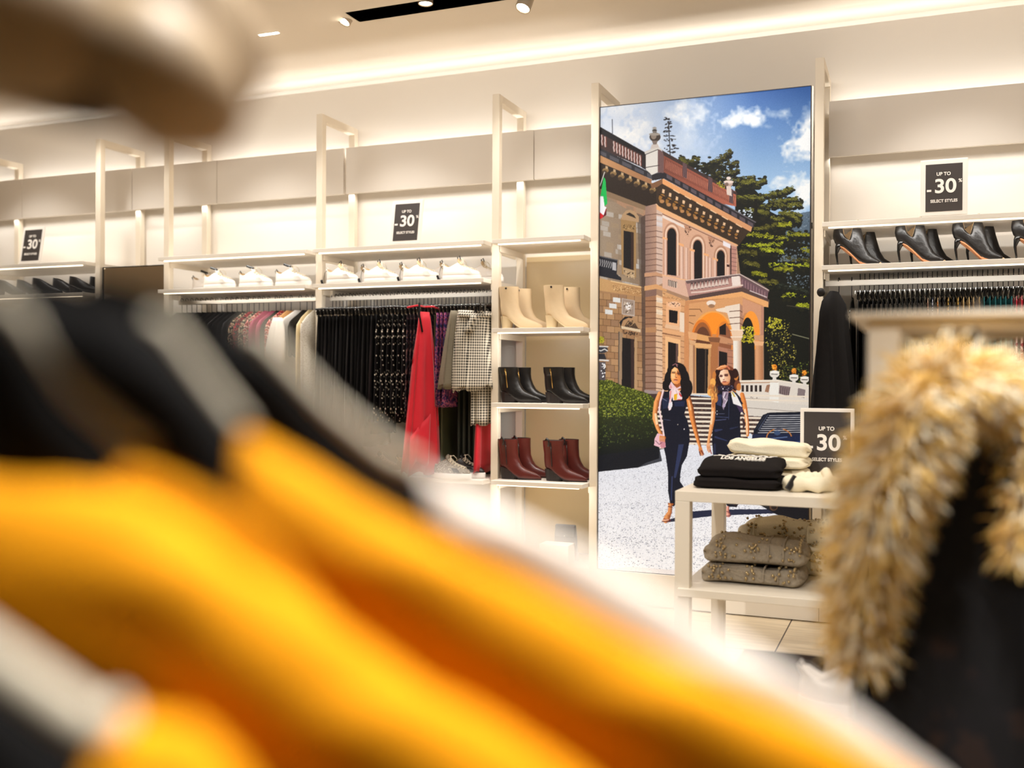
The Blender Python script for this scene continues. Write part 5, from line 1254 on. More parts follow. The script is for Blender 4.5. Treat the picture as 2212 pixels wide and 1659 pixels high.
M_PINKPR = print_mat('pink_black_print', [(190, 40, 90), (36, 30, 50), (220, 110, 140), (90, 40, 90)], 18, 'vor')
M_TRIBAL = print_mat('crimson_pattern', [(150, 20, 40), (40, 24, 30), (190, 40, 60), (60, 28, 36)], 30)

# --- skirts and trousers, middle bay
def dx(f): return B['d'][0] + f * (B['d'][1] - B['d'][0])
NUM = ['first', 'second', 'third', 'fourth', 'fifth', 'sixth', 'seventh', 'eighth']
rr = random.Random(11)
for i in range(15):
    x = dx(.015 + .0235 * i)
    lab = 'black pleated skirt in the dark row left of the sequin skirts'
    buttons = None
    if i == 8:
        lab = 'plain black skirt with two round gold buttons near its waist'
        def buttons(ob):
            for k, (yy, zz) in enumerate(((-.10, -.135), (-.112, -.172))):
                o = MB().lathe([(.001, .004), (.008, .003), (.010, 0), (.001, -.002)], 14).build('button', M_GOLD, ob, smooth=True, loc=(.020, yy, zz)); o.rotation_euler = (0, pi / 2, 0); o['label'] = 'round gold button'
    garment('skirt', 'skirt', lab, x, (M_PLEATBLACK, M_BLACKCLOTH, M_BLACKSATIN)[i % 3], L=(.70, .74, .66, .82)[i % 4], wt=.175, wb=(.215, .20, .225)[i % 3], th=.008, folds=9, amp=.0045, variant=i % 4, rz=rr.uniform(-.012, .012), group='black skirts left of the sequins' if i != 8 else None, extra=buttons)
for i in range(6):
    garment('sequin_skirt', 'skirt', 'black skirt scattered with silver sequins beside the navy floral skirts', dx(.375 + .032 * i), M_SEQUIN, L=(.66, .60)[i % 2], wt=.175, wb=.205, th=.009, folds=6, amp=.005, variant=i % 2, group='black sequin skirts', rz=rr.uniform(-.012, .012))
for i in range(4):
    garment('floral_skirt', 'skirt', 'navy skirt with pale scroll print beside the long red dress', dx(.553 + .021 * i), M_DARKFLORAL, L=(.62, .70)[i % 2], wt=.17, wb=.19, th=.008, amp=.004, folds=6, variant=i % 2, group='navy print skirts')
def red_extra(ob):
    MB().grid(lambda u, v: (.030 + .006 * sin(v * 9) + .02 * u, -.13 + .15 * v - .03 * u, -.60 - .13 * (1 - v) - .24 * u + .05 * sin(v * 5) * u), 6, 14).build('ruffle', M_RED, ob, smooth=True, solid=.003)
    MB().tube([(.012, -.05, .05), (.018, -.055, -.02), (.022, -.035, -.12)], .006, 6).build('black_tie', M_BLACKCLOTH, ob, smooth=True)
    for s in (-1, 1):
        MB().tube([(0, s * .13, .02), (.004, s * .06, .035), (0, 0, .03)], .006, 6).build('strap', M_RED, ob, smooth=True)
garment('dress', 'dress', 'long plain red dress with ruffle reaching down to the shoes', dx(.695), M_RED, L=.95, wt=.035, wb=.14, sweep=-.03, th=.016, tb=.05, folds=6, amp=.014, rz=-.4, extra=red_extra, y=5.24)
garment('dress', 'dress', 'second red dress peeking out behind the olive trousers', dx(.93), M_RED, L=.95, wt=.10, wb=.2, th=.014, folds=4, y=5.56)
for i in range(3):
    garment('trousers', 'trousers', 'olive green trousers hanging behind the right side of the red dress', dx(.655 + .022 * i), M_OLIVE, L=.95, wt=.16, wb=.165, th=.008, folds=5, amp=.004, y=5.62, variant=i, group='olive trousers beside the red dress')
for i in range(3):
    garment('print_skirt', 'skirt', 'skirt in purple and pink speckled print left of the grey check skirt', dx(.735 + .022 * i), M_PURPLE, L=.56, wt=.165, wb=.19, th=.008, amp=.004, folds=6, variant=i % 2, group='purple print skirts', y=5.47)
for i in range(4):
    garment('trousers', 'trousers', 'dark green pleated trousers under the check skirts', dx(.80 + .03 * i), M_DARKGREEN, L=.98, wt=.16, wb=.17, th=.010, folds=8, amp=.005, variant=i % 2, group='dark green pleated trousers', y=5.62)
garment('check_skirt', 'skirt', 'grey fine-check flared skirt left of the black and white check', dx(.862), M_GREYTWEED, L=.44, wt=.085, wb=.16, th=.02, tb=.05, folds=4, amp=.012, rz=-.6, y=5.36, z=1.665, hemtilt=-.1)
garment('check_skirt', 'skirt', 'black and white check skirt with bow tie at its waist', dx(.925), M_HOUND, L=.46, wt=.095, wb=.13, th=.03, tb=.055, folds=5, amp=.014, rz=-.75, y=5.34, z=1.665, hemtilt=-.08,
        extra=lambda ob: (MB().tube([(.025, -.10, -.03), (.035, -.03, -.035), (.03, .04, -.03), (.03, .10, -.02)], .014, 8).build('sash', M_HOUND, ob, smooth=True),
                          MB().grid(lambda u, v: (.045 + .01 * sin(v * 6), -.03 + .06 * v - .05 * u, -.03 - .10 * u), 5, 6).build('bow_end', M_HOUND, ob, smooth=True, solid=.004)))
garment('check_skirt', 'skirt', 'longer black and white check skirt hanging lower at the right end', dx(.962), M_HOUND, L=.67, wt=.08, wb=.085, th=.015, folds=5, amp=.010, rz=-.8, y=5.42, z=1.665)
for i in range(46):
    f = .015 + .97 * i / 45
    hang(clip0, dx(f) + rr.uniform(-.003, .003), rr.uniform(-.010, .010), dz=rr.uniform(-.002, .002))

# --- blouses and dresses, left bay
def cx(f): return B['c'][0] + f * (B['c'][1] - B['c'][0])
for i in range(14):
    garment('top', 'top', 'black long top on the left half of the grey rail', cx(.02 + .036 * i), M_BLACKCLOTH if i % 3 else M_BLACKSATIN, 'shoulder', L=.78, wt=.215, wb=.22, th=.010, amp=.006, variant=i % 2, group='black tops on the grey rail')
spec = [(.50, M_FLORALDK, 'blouse', 'black cream-flowered blouse at the middle of the grey rail'), (.535, M_TRIBAL, 'blouse', 'crimson patterned blouse between two flowered blouses'),
        (.57, M_FLORALDK, 'blouse', 'dark flowered blouse left of the magenta blouses'), (.60, M_FLORALRED, 'blouse', 'red flowered blouse just left of the magenta blouses'),
        (.635, M_MAGENTA, 'blouse', 'left one of the two magenta satin blouses'), (.685, M_MAGENTA, 'blouse', 'right one of the two magenta satin blouses'), (.715, M_BLACKCLOTH, 'blouse', 'plain black blouse right of the magenta pair'),
        (.745, M_FLORALRED, 'blouse', 'red and cream flowered blouse left of the peach blouse'), (.785, M_PEACH, 'blouse', 'peach blouse left of the white puff-sleeve blouse')]
for f, m, nm, lab in spec:
    garment(nm, 'blouse', lab, cx(f), m, 'shoulder', L=.62, wt=.215, wb=.215, th=.010, folds=5, amp=.006, variant=int(f * 100) % 3)
def puff(m):
    def fn(ob):
        # puff sleeve hanging from the near shoulder
        mb = MB(); rings = []
        for i in range(13):
            a = i / 12; r_ = interp([(0, .035), (.2, .062), (.55, .082), (.85, .075), (.95, .04), (1, .045)], a)
            rings.append([(.02 + (r_ * .75 + .006 * sin(5 * t + a * 3)) * cos(t) , -.225 - .03 * a + (r_ + .007 * sin(6 * t)) * sin(t) * .8, -.06 - .34 * a) for t in [2 * pi * k / 22 for k in range(22)]])
        mb.loft(rings); mb.build('puff_sleeve', m, ob, smooth=True)
    return fn
garment('blouse', 'blouse', 'white puff-sleeve blouse standing out in front of the rail', cx(.845), M_WHITECOTTON, 'shoulder', L=.60, wt=.215, wb=.22, th=.022, folds=5, amp=.014, extra=puff(M_WHITECOTTON), rz=-.15)
garment('blouse', 'blouse', 'black blouse between the white puff-sleeve blouse and cream satin', cx(.89), M_BLACKSATIN, 'shoulder', L=.3, wt=.215, wb=.2, th=.014)
garment('dress', 'dress', 'pleated cream satin dress right of the puff-sleeve blouse', cx(.925), M_CREAMSATIN, 'shoulder', L=.95, wt=.21, wb=.22, th=.02, folds=8, amp=.010, rz=.1)
garment('dress', 'dress', 'white lace dress last on the grey rail before the black skirts', cx(.965), M_WHITELACE, 'shoulder', L=.92, wt=.205, wb=.2, th=.016, folds=5)
# --- dresses, right bay
def gx(f): return B['g'][0] + f * (B['g'][1] - B['g'][0])
def black_extra(ob):
    MB().ball((.0, -.22, -.02), .024, 12, sc=(.8, 1, .9)).build('shoulder_pad', M_SEQUIN, ob, smooth=True)
garment('gown', 'dress', 'long flared black gown beside the villa poster', gx(.06), M_BLACKCLOTH, 'shoulder', L=.98, wt=.17, wb=.21, th=.03, tb=.115, folds=6, amp=.016, extra=black_extra, rz=-.2, y=5.17)
garment('gown', 'dress', 'second long black gown right of the flared black gown', gx(.115), M_BLACKCLOTH, 'shoulder', L=.98, wt=.2, wb=.2, th=.008, folds=6, amp=.005, y=5.60)
GS = []
for i in range(14): GS.append((M_BLACKCLOTH if i % 3 else M_BLACKSATIN, 'black dress in the dark run left of the printed dresses', 'black dresses on the right rail'))
for m, col in ((M_FLORALDK, 'black dress with cream flowers'), (M_NAVYPR, 'navy dress with white print'), (M_ORANGEPR, 'black dress with orange print'), (M_BLACKCLOTH, 'plain black dress beside the orange print'), (M_YELLOWPR, 'dress in gold and black print'), (M_BLACKSATIN, 'black satin dress beside the gold print'),
               (M_YELLOWPR, 'second gold and black print dress'), (M_LEOPARD, 'leopard print dress, first of four'), (M_LEOPARD, 'leopard print dress, second of four'), (M_LEOPARD, 'leopard print dress, third of four'), (M_LEOPARD, 'leopard print dress beside the teal ones')):
    GS.append((m, col + ' on the right rail', None))
for i in range(6): GS.append((M_TEAL, 'teal knit dress between the leopard and the red dresses', 'teal knit dresses'))
for i in range(3): GS.append((M_REDKNIT, 'red and white patterned dress right of the teal ones', 'red patterned dresses'))
for m, col in ((M_NAVYPR, 'navy print dress after the red patterned ones'), (M_LTBLUE, 'light blue print dress beside the navy print'), (M_ORANGEPR, 'orange and black print dress near the frame edge'), (M_PINKPR, 'pink and black print dress'), (M_TRIBAL, 'crimson patterned dress near the frame edge'), (M_REDKNIT, 'red patterned dress at the frame edge')):
    GS.append((m, col + ' hanging on the right rail', None))
for i, (m, lab, grp) in enumerate(GS):
    f = .15 + .0198 * i
    garment('dress', 'dress', lab, gx(f), m, 'skirt', L=(.86, .92, .80)[i % 3], wt=.195, wb=.205, th=.007, folds=6, amp=.004, variant=i % 3, group=grp, rz=rr.uniform(-.012, .012), z=1.672)
    hang(clip0, gx(f), rr.uniform(-.010, .010), *HANGLAB['g'], dz=.016)
# ---------------------------------------------------------------- white two-tier table and knitwear
M_TABLE = mat('white_table_lacquer', (224, 213, 195), .4, spec=.4, var=.015, vscale=6)
t = thing('display_table', 'white two-tier display table in front of the villa poster', 'table', (-.876, 3.85, 0))
TW, TD = 1.22, .81
MB().box(0, TW, 0, TD, .788, .828).build('tabletop', M_TABLE, t, bevel=.002)
for x in (0, TW - .058):
    for y in (.0, TD - .058):
        MB().box(x, x + .058, y, y + .058, 0, .788).build('leg', M_TABLE, t, bevel=.002)
MB().box(.015, TW - .015, -.015, TD - .06, .419, .450).build('lower_shelf', M_TABLE, t, bevel=.002)

def folded_knit(name, label, loc, w, d, h, material, rz=0.0, group=None, seed=0, rough_=.006, groove=True, tilt=0.0, sag=.0, ribs=0):
    """folded sweater: soft slab with the fold line along its front"""
    r = random.Random(seed); ph = [r.uniform(0, 6.28) for _ in range(8)]
    rings = []; nx, ns = 34, 40
    for i in range(nx + 1):
        u = i / nx; e = min(u, 1 - u) * w
        k = sqrt(max(0.0, 1 - (1 - min(1, e / (h * .55))) ** 2)) * .96 + .04
        row = []
        for j in range(ns):
            a = 2 * pi * j / ns; ca, sa = cos(a), sin(a)
            y = d / 2 * abs(ca) ** .45 * (1 if ca > 0 else -1); z = h / 2 * abs(sa) ** .6 * (1 if sa > 0 else -1)
            if groove and abs(sa) < .5:
                y *= 1 - .055 * (1 - abs(sa) / .5) * (1.0 if ca < 0 else .3)
            bul = rough_ * (sin(7 * u + ph[0] + 2 * ca) + .6 * sin(15 * u + ph[1] + 3 * sa) + .5 * sin(9 * ca + ph[2] + 4 * u))
            z2 = z * k * (1 + .04 * sin(3 * u + ph[3])) + (bul if sa > 0 else 0) * k - sag * (2 * abs(u - .5)) ** 3
            if ribs: z2 += .0022 * sin(u * ribs * 2 * pi) * (sa > -.3)
            row.append(((u - .5) * w + .006 * sin(4 * a + ph[4]), y * (1 - .5 * (1 - k)) + .004 * sin(11 * u + ph[5]), max(0.0, h / 2 + z2)))
        rings.append(row)
    o = MB().loft(rings).build(name, material, None, smooth=True, loc=loc)
    o.rotation_euler = (0, tilt, rz)
    tag(o, label, 'sweater', group)
    return o
M_KNITBLACK = mat('black_sweat_fleece', (27, 23, 22), .95, spec=.1, var=.2, vscale=90, bump=.2, bscale=300)
M_KNITCREAM = mat('cream_knit', (232, 220, 192), .9, spec=.15, var=.05, vscale=50, bump=.25, bscale=220)
M_KNITGREY = mat('taupe_grey_knit', (156, 143, 124), .95, spec=.1, var=.12, vscale=45, bump=.8, bscale=70)
M_KNITIVORY = mat('ivory_knit', (250, 243, 224), .95, spec=.1, var=.06, vscale=45, bump=.35, bscale=180)
M_PEARL = mat('pearl_bead', (176, 154, 112), .2, metal=.6, spec=.6, var=.1)
k1 = folded_knit('folded_sweatshirt', 'lower black folded sweatshirt on the white tabletop', (-.665, 4.115, .829), .345, .29, .042, M_KNITBLACK, .0, seed=1, rough_=.002)
k2 = folded_knit('folded_sweatshirt', 'upper black folded sweatshirt printed LOS ANGELES in white', (-.662, 4.130, .882), .33, .27, .050, M_KNITBLACK, .02, seed=2, rough_=.002)
k2.rotation_euler.x = .12
M_PRINT = mat('cracked_white_print', (226, 218, 206), .8, var=.15, vscale=300)
for s_, sz, y_, z_, sx_ in (('LOS ANGELES', .034, .030, .0535, 1.0),):
    text(s_, sz, k2, M_PRINT, (.0, y_, z_), rot=(.05, 0, .0), bold=.0012, sx=sx_, extrude=.0025, name='print_lettering').scale = (.86, 1.9, 1)
mb = MB()
for i in range(26):
    x = -.115 + .23 * i / 25; a = rr.uniform(-.5, .5); y_ = .090 + .012 * sin(i * 1.3); L_ = rr.uniform(.006, .016)
    mb.tube([(x - L_ * cos(a), y_ - L_ * sin(a), .0525 + .004 * (1 - abs(x) / .12)), (x + L_ * cos(a), y_ + L_ * sin(a), .0525 + .004 * (1 - abs(x) / .12))], .0022, 5)
mb.build('print_stroke', M_PRINT, k2)
k3 = folded_knit('folded_sweater', 'bottom cream folded sweater behind the black sweatshirts', (-.605, 4.42, .829), .36, .24, .055, M_KNITCREAM, .03, seed=3, rough_=.003, ribs=34)
k4 = folded_knit('folded_sweater', 'middle cream folded sweater behind the black sweatshirts', (-.60, 4.42, .886), .35, .235, .052, M_KNITCREAM, -.03, seed=4, rough_=.003, ribs=34)
k5 = folded_knit('folded_sweater', 'topmost cream folded sweater of the stack beside the sale sign', (-.595, 4.43, .938), .34, .23, .062, M_KNITCREAM, .05, seed=5, rough_=.004, ribs=34, tilt=.06)
# rolled cream scarf with black tag
t = thing('rolled_scarf', 'rolled cream knit with black tag right of the black sweatshirts', 'scarf', (-.39, 4.06, .829))
MB().loft([[((.078 + .012 * sin(7 * ph_ + 1.3) * sin(a_)) * cos(ph_) + .026 * cos(a_) * cos(ph_), (.062 + .010 * sin(5 * ph_)) * sin(ph_) + .026 * cos(a_) * sin(ph_), .030 + .028 * sin(a_) + .005 * sin(6 * ph_ + a_)) for a_ in [2 * pi * j / 14 for j in range(14)]] for ph_ in [2 * pi * i / 48 for i in range(49)]], cap0=False, cap1=False).build('roll', M_KNITCREAM, t, smooth=True)
MB().loft([[((.012 + .052 * v + .006 * sin(9 * a_)) * cos(a_), (.010 + .05 * v) * sin(a_), .062 + .018 * sin(v * 2.6) - .03 * v * v + .006 * sin(8 * a_) * v) for a_ in [2 * pi * j / 40 for j in range(40)]] for v in (0, .2, .45, .7, .9, 1)], cap0=True, cap1=False).build('gathered_knot', M_KNITCREAM, t, smooth=True)
MB().tube([(.03, .03, .05), (.062, .01, .075), (.075, -.03, .05), (.05, -.06, .03)], [.012, .02, .022, .014], 10).build('loose_end', M_KNITCREAM, t, smooth=True)
o = MB().box(-.012, .012, -.006, .006, -.034, .030).build('security_tag', M_BLACKPLASTIC, t, bevel=.004, loc=(-.058, -.078, .038)); o.rotation_euler = (-.35, .55, .15); o['label'] = 'black plastic tag'
sale_sign('large charcoal sale sign standing at the back of the white table', -.366, 4.57, .829, .0, w=.219, h=.30, foot=.012, white=.012)

def pearls(o, w, d, h, n, seed, cols=((-.32, .06), (.02, .05), (.33, .07))):
    r = random.Random(seed); mb = MB()
    for i in range(n):
        if i < n * .62:
            c, s_ = cols[i % len(cols)]; u = c + r.uniform(-s_, s_)
        else: u = r.uniform(-.42, .42)
        a = r.uniform(.12, pi - .5) if r.random() < .5 else r.uniform(pi * .80, pi * 1.12)
        if i % 5 == 0: u = .43; a = r.uniform(-.2, pi)
        ca, sa = cos(a), sin(a)
        y = d / 2 * abs(ca) ** .45 * (1 if ca > 0 else -1); z = h / 2 + h / 2 * abs(sa) ** .6 * (1 if sa > 0 else -1)
        mb.ball((u * w, y * 1.015 + (-.002 if y < 0 else 0), z + .004), r.uniform(.005, .0068), 8)
    p = mb.build('pearl_beading', M_PEARL, o, smooth=True); p['label'] = 'scattered pearl beads'; p['kind'] = 'stuff'
def gathers(o, w, d, h, us):
    mb = MB()
    for u in us:
        pts = [(u * w, d / 2 * abs(cos(a)) ** .45 * (1 if cos(a) > 0 else -1) * 1.0, h / 2 + (h / 2 + .001) * abs(sin(a)) ** .6 * (1 if sin(a) > 0 else -1)) for a in [pi * (-.1 + 1.2 * k / 24) for k in range(25)]]
        mb.tube(pts, .0035, 6)
    mb.build('gathered_seam', o.data.materials[0], o, smooth=True)
for lab, nm, loc, sz, m, rz, sd_ in (('lower taupe pearl-beaded sweater on the lower table shelf', 'beaded_sweater', (-.607, 4.14, .451), (.40, .30, .072), M_KNITGREY, -.03, 21),
                              ('upper taupe pearl-beaded sweater on the lower table shelf', 'beaded_sweater', (-.602, 4.15, .529), (.41, .29, .090), M_KNITGREY, .04, 22),
                              ('lower ivory pearl-beaded sweater behind the taupe ones', 'beaded_sweater', (-.50, 4.395, .451), (.38, .19, .090), M_KNITIVORY, -.1, 23),
                              ('upper ivory pearl-beaded sweater behind the taupe ones', 'beaded_sweater', (-.52, 4.39, .548), (.38, .19, .118), M_KNITIVORY, -.06, 24)):
    o = folded_knit(nm, lab, loc, *sz, m, rz, seed=sd_, rough_=.006, sag=.012)
    pearls(o, *sz, 95, sd_); gathers(o, *sz, (-.30, .14, .28))

# ---------------------------------------------------------------- low dark table with white sneakers
t = thing('low_table', 'low dark brown table carrying white sneakers behind the parka', 'table', (.27, 2.73, 0))
M_WENGE = mat('dark_wenge', (40, 29, 22), .85, spec=.15, var=.2, vscale=14)
MB().box(-.75, .75, -.33, .33, .41, .45).build('tabletop', M_WENGE, t, bevel=.003)
for x in (-.70, .64):
    for y in (-.30, .24): MB().box(x, x + .06, y, y + .06, 0, .41).build('leg', M_WENGE, t)
BIG = 1.0
ws = dup(sn_loop, (-.268, 2.575, .451), -.12, 'front white leather sneaker of the pair on the low dark table'); ws['group'] = 'white sneakers on the low table'
for ch in list(ws.children):
    if ch.name.split('.')[0] in ('lining', 'tongue'): ch.material_slots[0].link = 'OBJECT'; ch.material_slots[0].material = M_WHITELEATHER
    if ch.name.split('.')[0] in ('security_tag', 'tag_cord', 'pull_loop'): bpy.data.objects.remove(ch)
dup(ws, (-.225, 2.73, .451), -.1, 'rear white leather sneaker of the pair on the low dark table')

# ---------------------------------------------------------------- white garment rack and the fur-trimmed parka
rk0 = at(1875, 713, 1.65)
t = thing('garment_rack', 'cream square-tube garment rack carrying the fur-hooded parka', 'clothes rack', (rk0.x, rk0.y, 0), 0.0)
RW, RD, RH = .95, .47, rk0.z + .020
mb = MB(); mb.box(-.028, RW + .03, -.02, RD + .02, RH, RH + .008); mb.build('top_plate', M_POST, t, bevel=.001)
for nm, y in (('front', 0), ('rear', RD - .05)):
    MB().box(.05, RW - .05, y, y + .05, RH - .021, RH).build('top_beam', M_POST, t, bevel=.002)
    for x in (0, RW - .05): MB().box(x, x + .05, y, y + .05, 0, RH).build('post', M_POST, t, bevel=.002)
for x in (0, RW - .05):
    MB().box(x, x + .05, .05, RD - .05, RH - .021, RH).build('side_beam', M_POST, t, bevel=.002)
    MB().box(x, x + .05, .05, RD - .05, .06, .10).build('foot_beam', M_POST, t, bevel=.002)

M_FUR = mat('golden_faux_fur', (232, 188, 104), .75, spec=.3, var=.3, vscale=9, sheen=.3)
M_FURTIP = mat('pale_fur_tips', (246, 234, 206), .75, spec=.3, var=.12, vscale=9, sheen=.3)
M_PARKA = print_mat('midnight_parka_cloth', [(24, 23, 25), (24, 23, 25), (25, 24, 26), (24, 23, 25), (27, 25, 28), (44, 33, 30)], 11, rough=1.0)
PD = 1.50
def band(pts, n=10):
    """pixel outline of a fur roll at the parka's distance -> smooth centreline with radii in metres"""
    out = []
    for (x0_, y0_, r0_, d0_), (x1_, y1_, r1_, d1_) in zip(pts, pts[1:]):
        for k in range(n):
            a = k / n; d_ = d0_ + (d1_ - d0_) * a
            out.append((at(x0_ + (x1_ - x0_) * a, y0_ + (y1_ - y0_) * a, d_), (r0_ + (r1_ - r0_) * a) / FPX * d_))
    x1_, y1_, r1_, d1_ = pts[-1]; out.append((at(x1_, y1_, d1_), r1_ / FPX * d1_))
    return out
tp = thing('parka', 'dark padded parka with golden fur-trimmed hood on the cream rack', 'jacket', tuple(at(2107, 1000, PD)))
tp.location.z = .25
P0 = Vector(tp.location)
fur_c = [(1862, 1430, 14, 1.50), (1862, 1300, 34, 1.49), (1880, 1170, 58, 1.47), (1915, 1050, 76, 1.46), (1955, 940, 82, 1.46), (2005, 850, 82, 1.47), (2070, 830, 84, 1.50), (2140, 870, 80, 1.52), (2215, 960, 44, 1.50), (2218, 1040, 24, 1.475), (2210, 1130, 16, 1.46), (2200, 1200, 6, 1.455)]
fur_d = [(2070, 815, 60, 1.56), (2150, 850, 58, 1.58), (2240, 890, 60, 1.60), (2330, 960, 60, 1.62)]
mroll = MB(); mst = [MB(), MB()]
fr = random.Random(3)
def fur(cl, count, L):
    mroll.tube([tuple(p - P0) for p, r_ in cl], [r_ * .62 for p, r_ in cl], 12)
    for i in range(count):
        a = fr.random() * (len(cl) - 1.001); k = int(a); f_ = a - k
        p = cl[k][0].lerp(cl[k + 1][0], f_); r_ = cl[k][1] + (cl[k + 1][1] - cl[k][1]) * f_
        tg = (cl[k + 1][0] - cl[k][0]).normalized()
        s1 = tg.cross(Vector((0, 1, 0))).normalized(); s2 = s1.cross(tg).normalized()
        an = fr.uniform(0, 2 * pi)
        nrm = cos(an) * s1 + sin(an) * s2
        root = p + nrm * r_ * .6
        ln = L * fr.uniform(.6, 1.25)
        clump = sin(a * 2.3) * .35 + sin(a * 5.1 + an) * .3
        d0_ = (nrm * .75 + tg * (clump + fr.uniform(-.18, .18)) + Vector((0, 0, -.25))).normalized()
        d1_ = (d0_ + Vector((fr.uniform(-.15, .15), fr.uniform(-.15, .15), -.7))).normalized()
        pts = [root, root + d0_ * ln * .4, root + d0_ * ln * .7 + d1_ * ln * .15, root + d0_ * ln * .75 + d1_ * ln * .4]
        mst[1 if fr.random() < .30 else 0].tube([tuple(q - P0) for q in pts], [.0024, .0024, .0016, .0004], 3, caps=False)
fur(band(fur_c), 7600, .050); fur(band(fur_d, 6), 1500, .05)
o = mroll.build('fur_trim', M_FUR, tp, smooth=True); o['label'] = 'golden fur hood trim'
for m_, mm_ in zip(mst, (M_FUR, M_FURTIP)):
    q = m_.build('fur_strand', mm_, o, smooth=True); q['kind'] = 'stuff'; q['label'] = 'long fur strands'
# body: padded shell hanging below the hood
rows = [(850, 2020, 2300), (900, 2000, 2360), (980, 1985, 2420), (1100, 1950, 2470), (1250, 1905, 2500), (1400, 1862, 2520), (1520, 1846, 2530), (1700, 1852, 2540), (1950, 1860, 2550)]
rings = []
for py, xa, xb in rows:
    row = []
    a_ = at(xa, py, PD + .01) - P0; b_ = at(xb, py, PD + .02) - P0
    c_ = (a_ + b_) / 2; hx = (b_ - a_) / 2; dep = Vector((cF.x, cF.y, 0)).normalized() * (.04 + .025 * smooth01((py - 850) / 400))
    for k in range(32):
        an = 2 * pi * k / 32
        row.append(tuple(c_ + hx * (abs(cos(an)) ** .8 * (1 if cos(an) > 0 else -1)) + dep * (sin(an) * (1 + .10 * sin(5 * an + py * .01)))))
    rings.append(row)
MB().loft(rings).build('body', M_PARKA, tp, smooth=True)
MB().loft([[tuple(at(2045 + 70 * cos(an) * s_, 1040 + 150 * sin(an) * s_, 1.475 + .02 * (1 - s_)) - P0) for an in [2 * pi * k / 24 for k in range(24)]] for s_ in (1, .7, .3)], cap0=False).build('hood_lining', M_BLACKCLOTH, tp, smooth=True)
# sleeve at the right
MB().tube([tuple(at(x, y, d_) - P0) for x, y, d_ in ((2250, 1000, 1.53), (2280, 1150, 1.50), (2300, 1350, 1.48), (2315, 1600, 1.47), (2320, 1800, 1.47))], [.05, .075, .08, .075, .06], 14).build('sleeve', M_PARKA, tp, smooth=True)
# zip along the open front edge
mb = MB()
for i in range(58):
    f_ = i / 57; q = at(interp([(0, 1856), (.3, 1842), (.6, 1838), (1, 1850)], f_), 1340 + 430 * f_, PD + .025) - P0
    mb.box(q.x - .003, q.x + .003, q.y - .002, q.y + .002, q.z - .0012, q.z + .0012)
o = mb.build('zip_teeth', M_STEEL, tp); o['kind'] = 'stuff'
MB().tube([tuple(at(interp([(0, 1862), (.3, 1848), (.6, 1844), (1, 1856)], k / 10), 1340 + 43 * k, PD + .03) - P0) for k in range(11)], .004, 6).build('zip_tape', M_BLACKCLOTH, tp, smooth=True)
t = thing('coat_hanger', 'dark hanger hooked over the cream rack above the parka', 'hanger', tuple(at(2107, 800, 1.57)))
O0 = Vector(t.location)
hk = [at(2107, 800, 1.57), at(2108, 720, 1.59), at(2108, 672, 1.60), at(2110, 655, 1.625), at(2112, 652, 1.66), at(2113, 664, 1.69)]
MB().tube([tuple(p - O0) for p in hk], .004, 8).build('hook', M_BLACKMETAL, t, smooth=True)
MB().tube([tuple(at(x, y, 1.57) - O0) for x, y in ((1990, 880), (2050, 830), (2107, 805), (2170, 830), (2250, 885))], [.008, .011, .012, .011, .008], 8).build('shoulder_bar', M_BLACKPLASTIC, t, smooth=True)

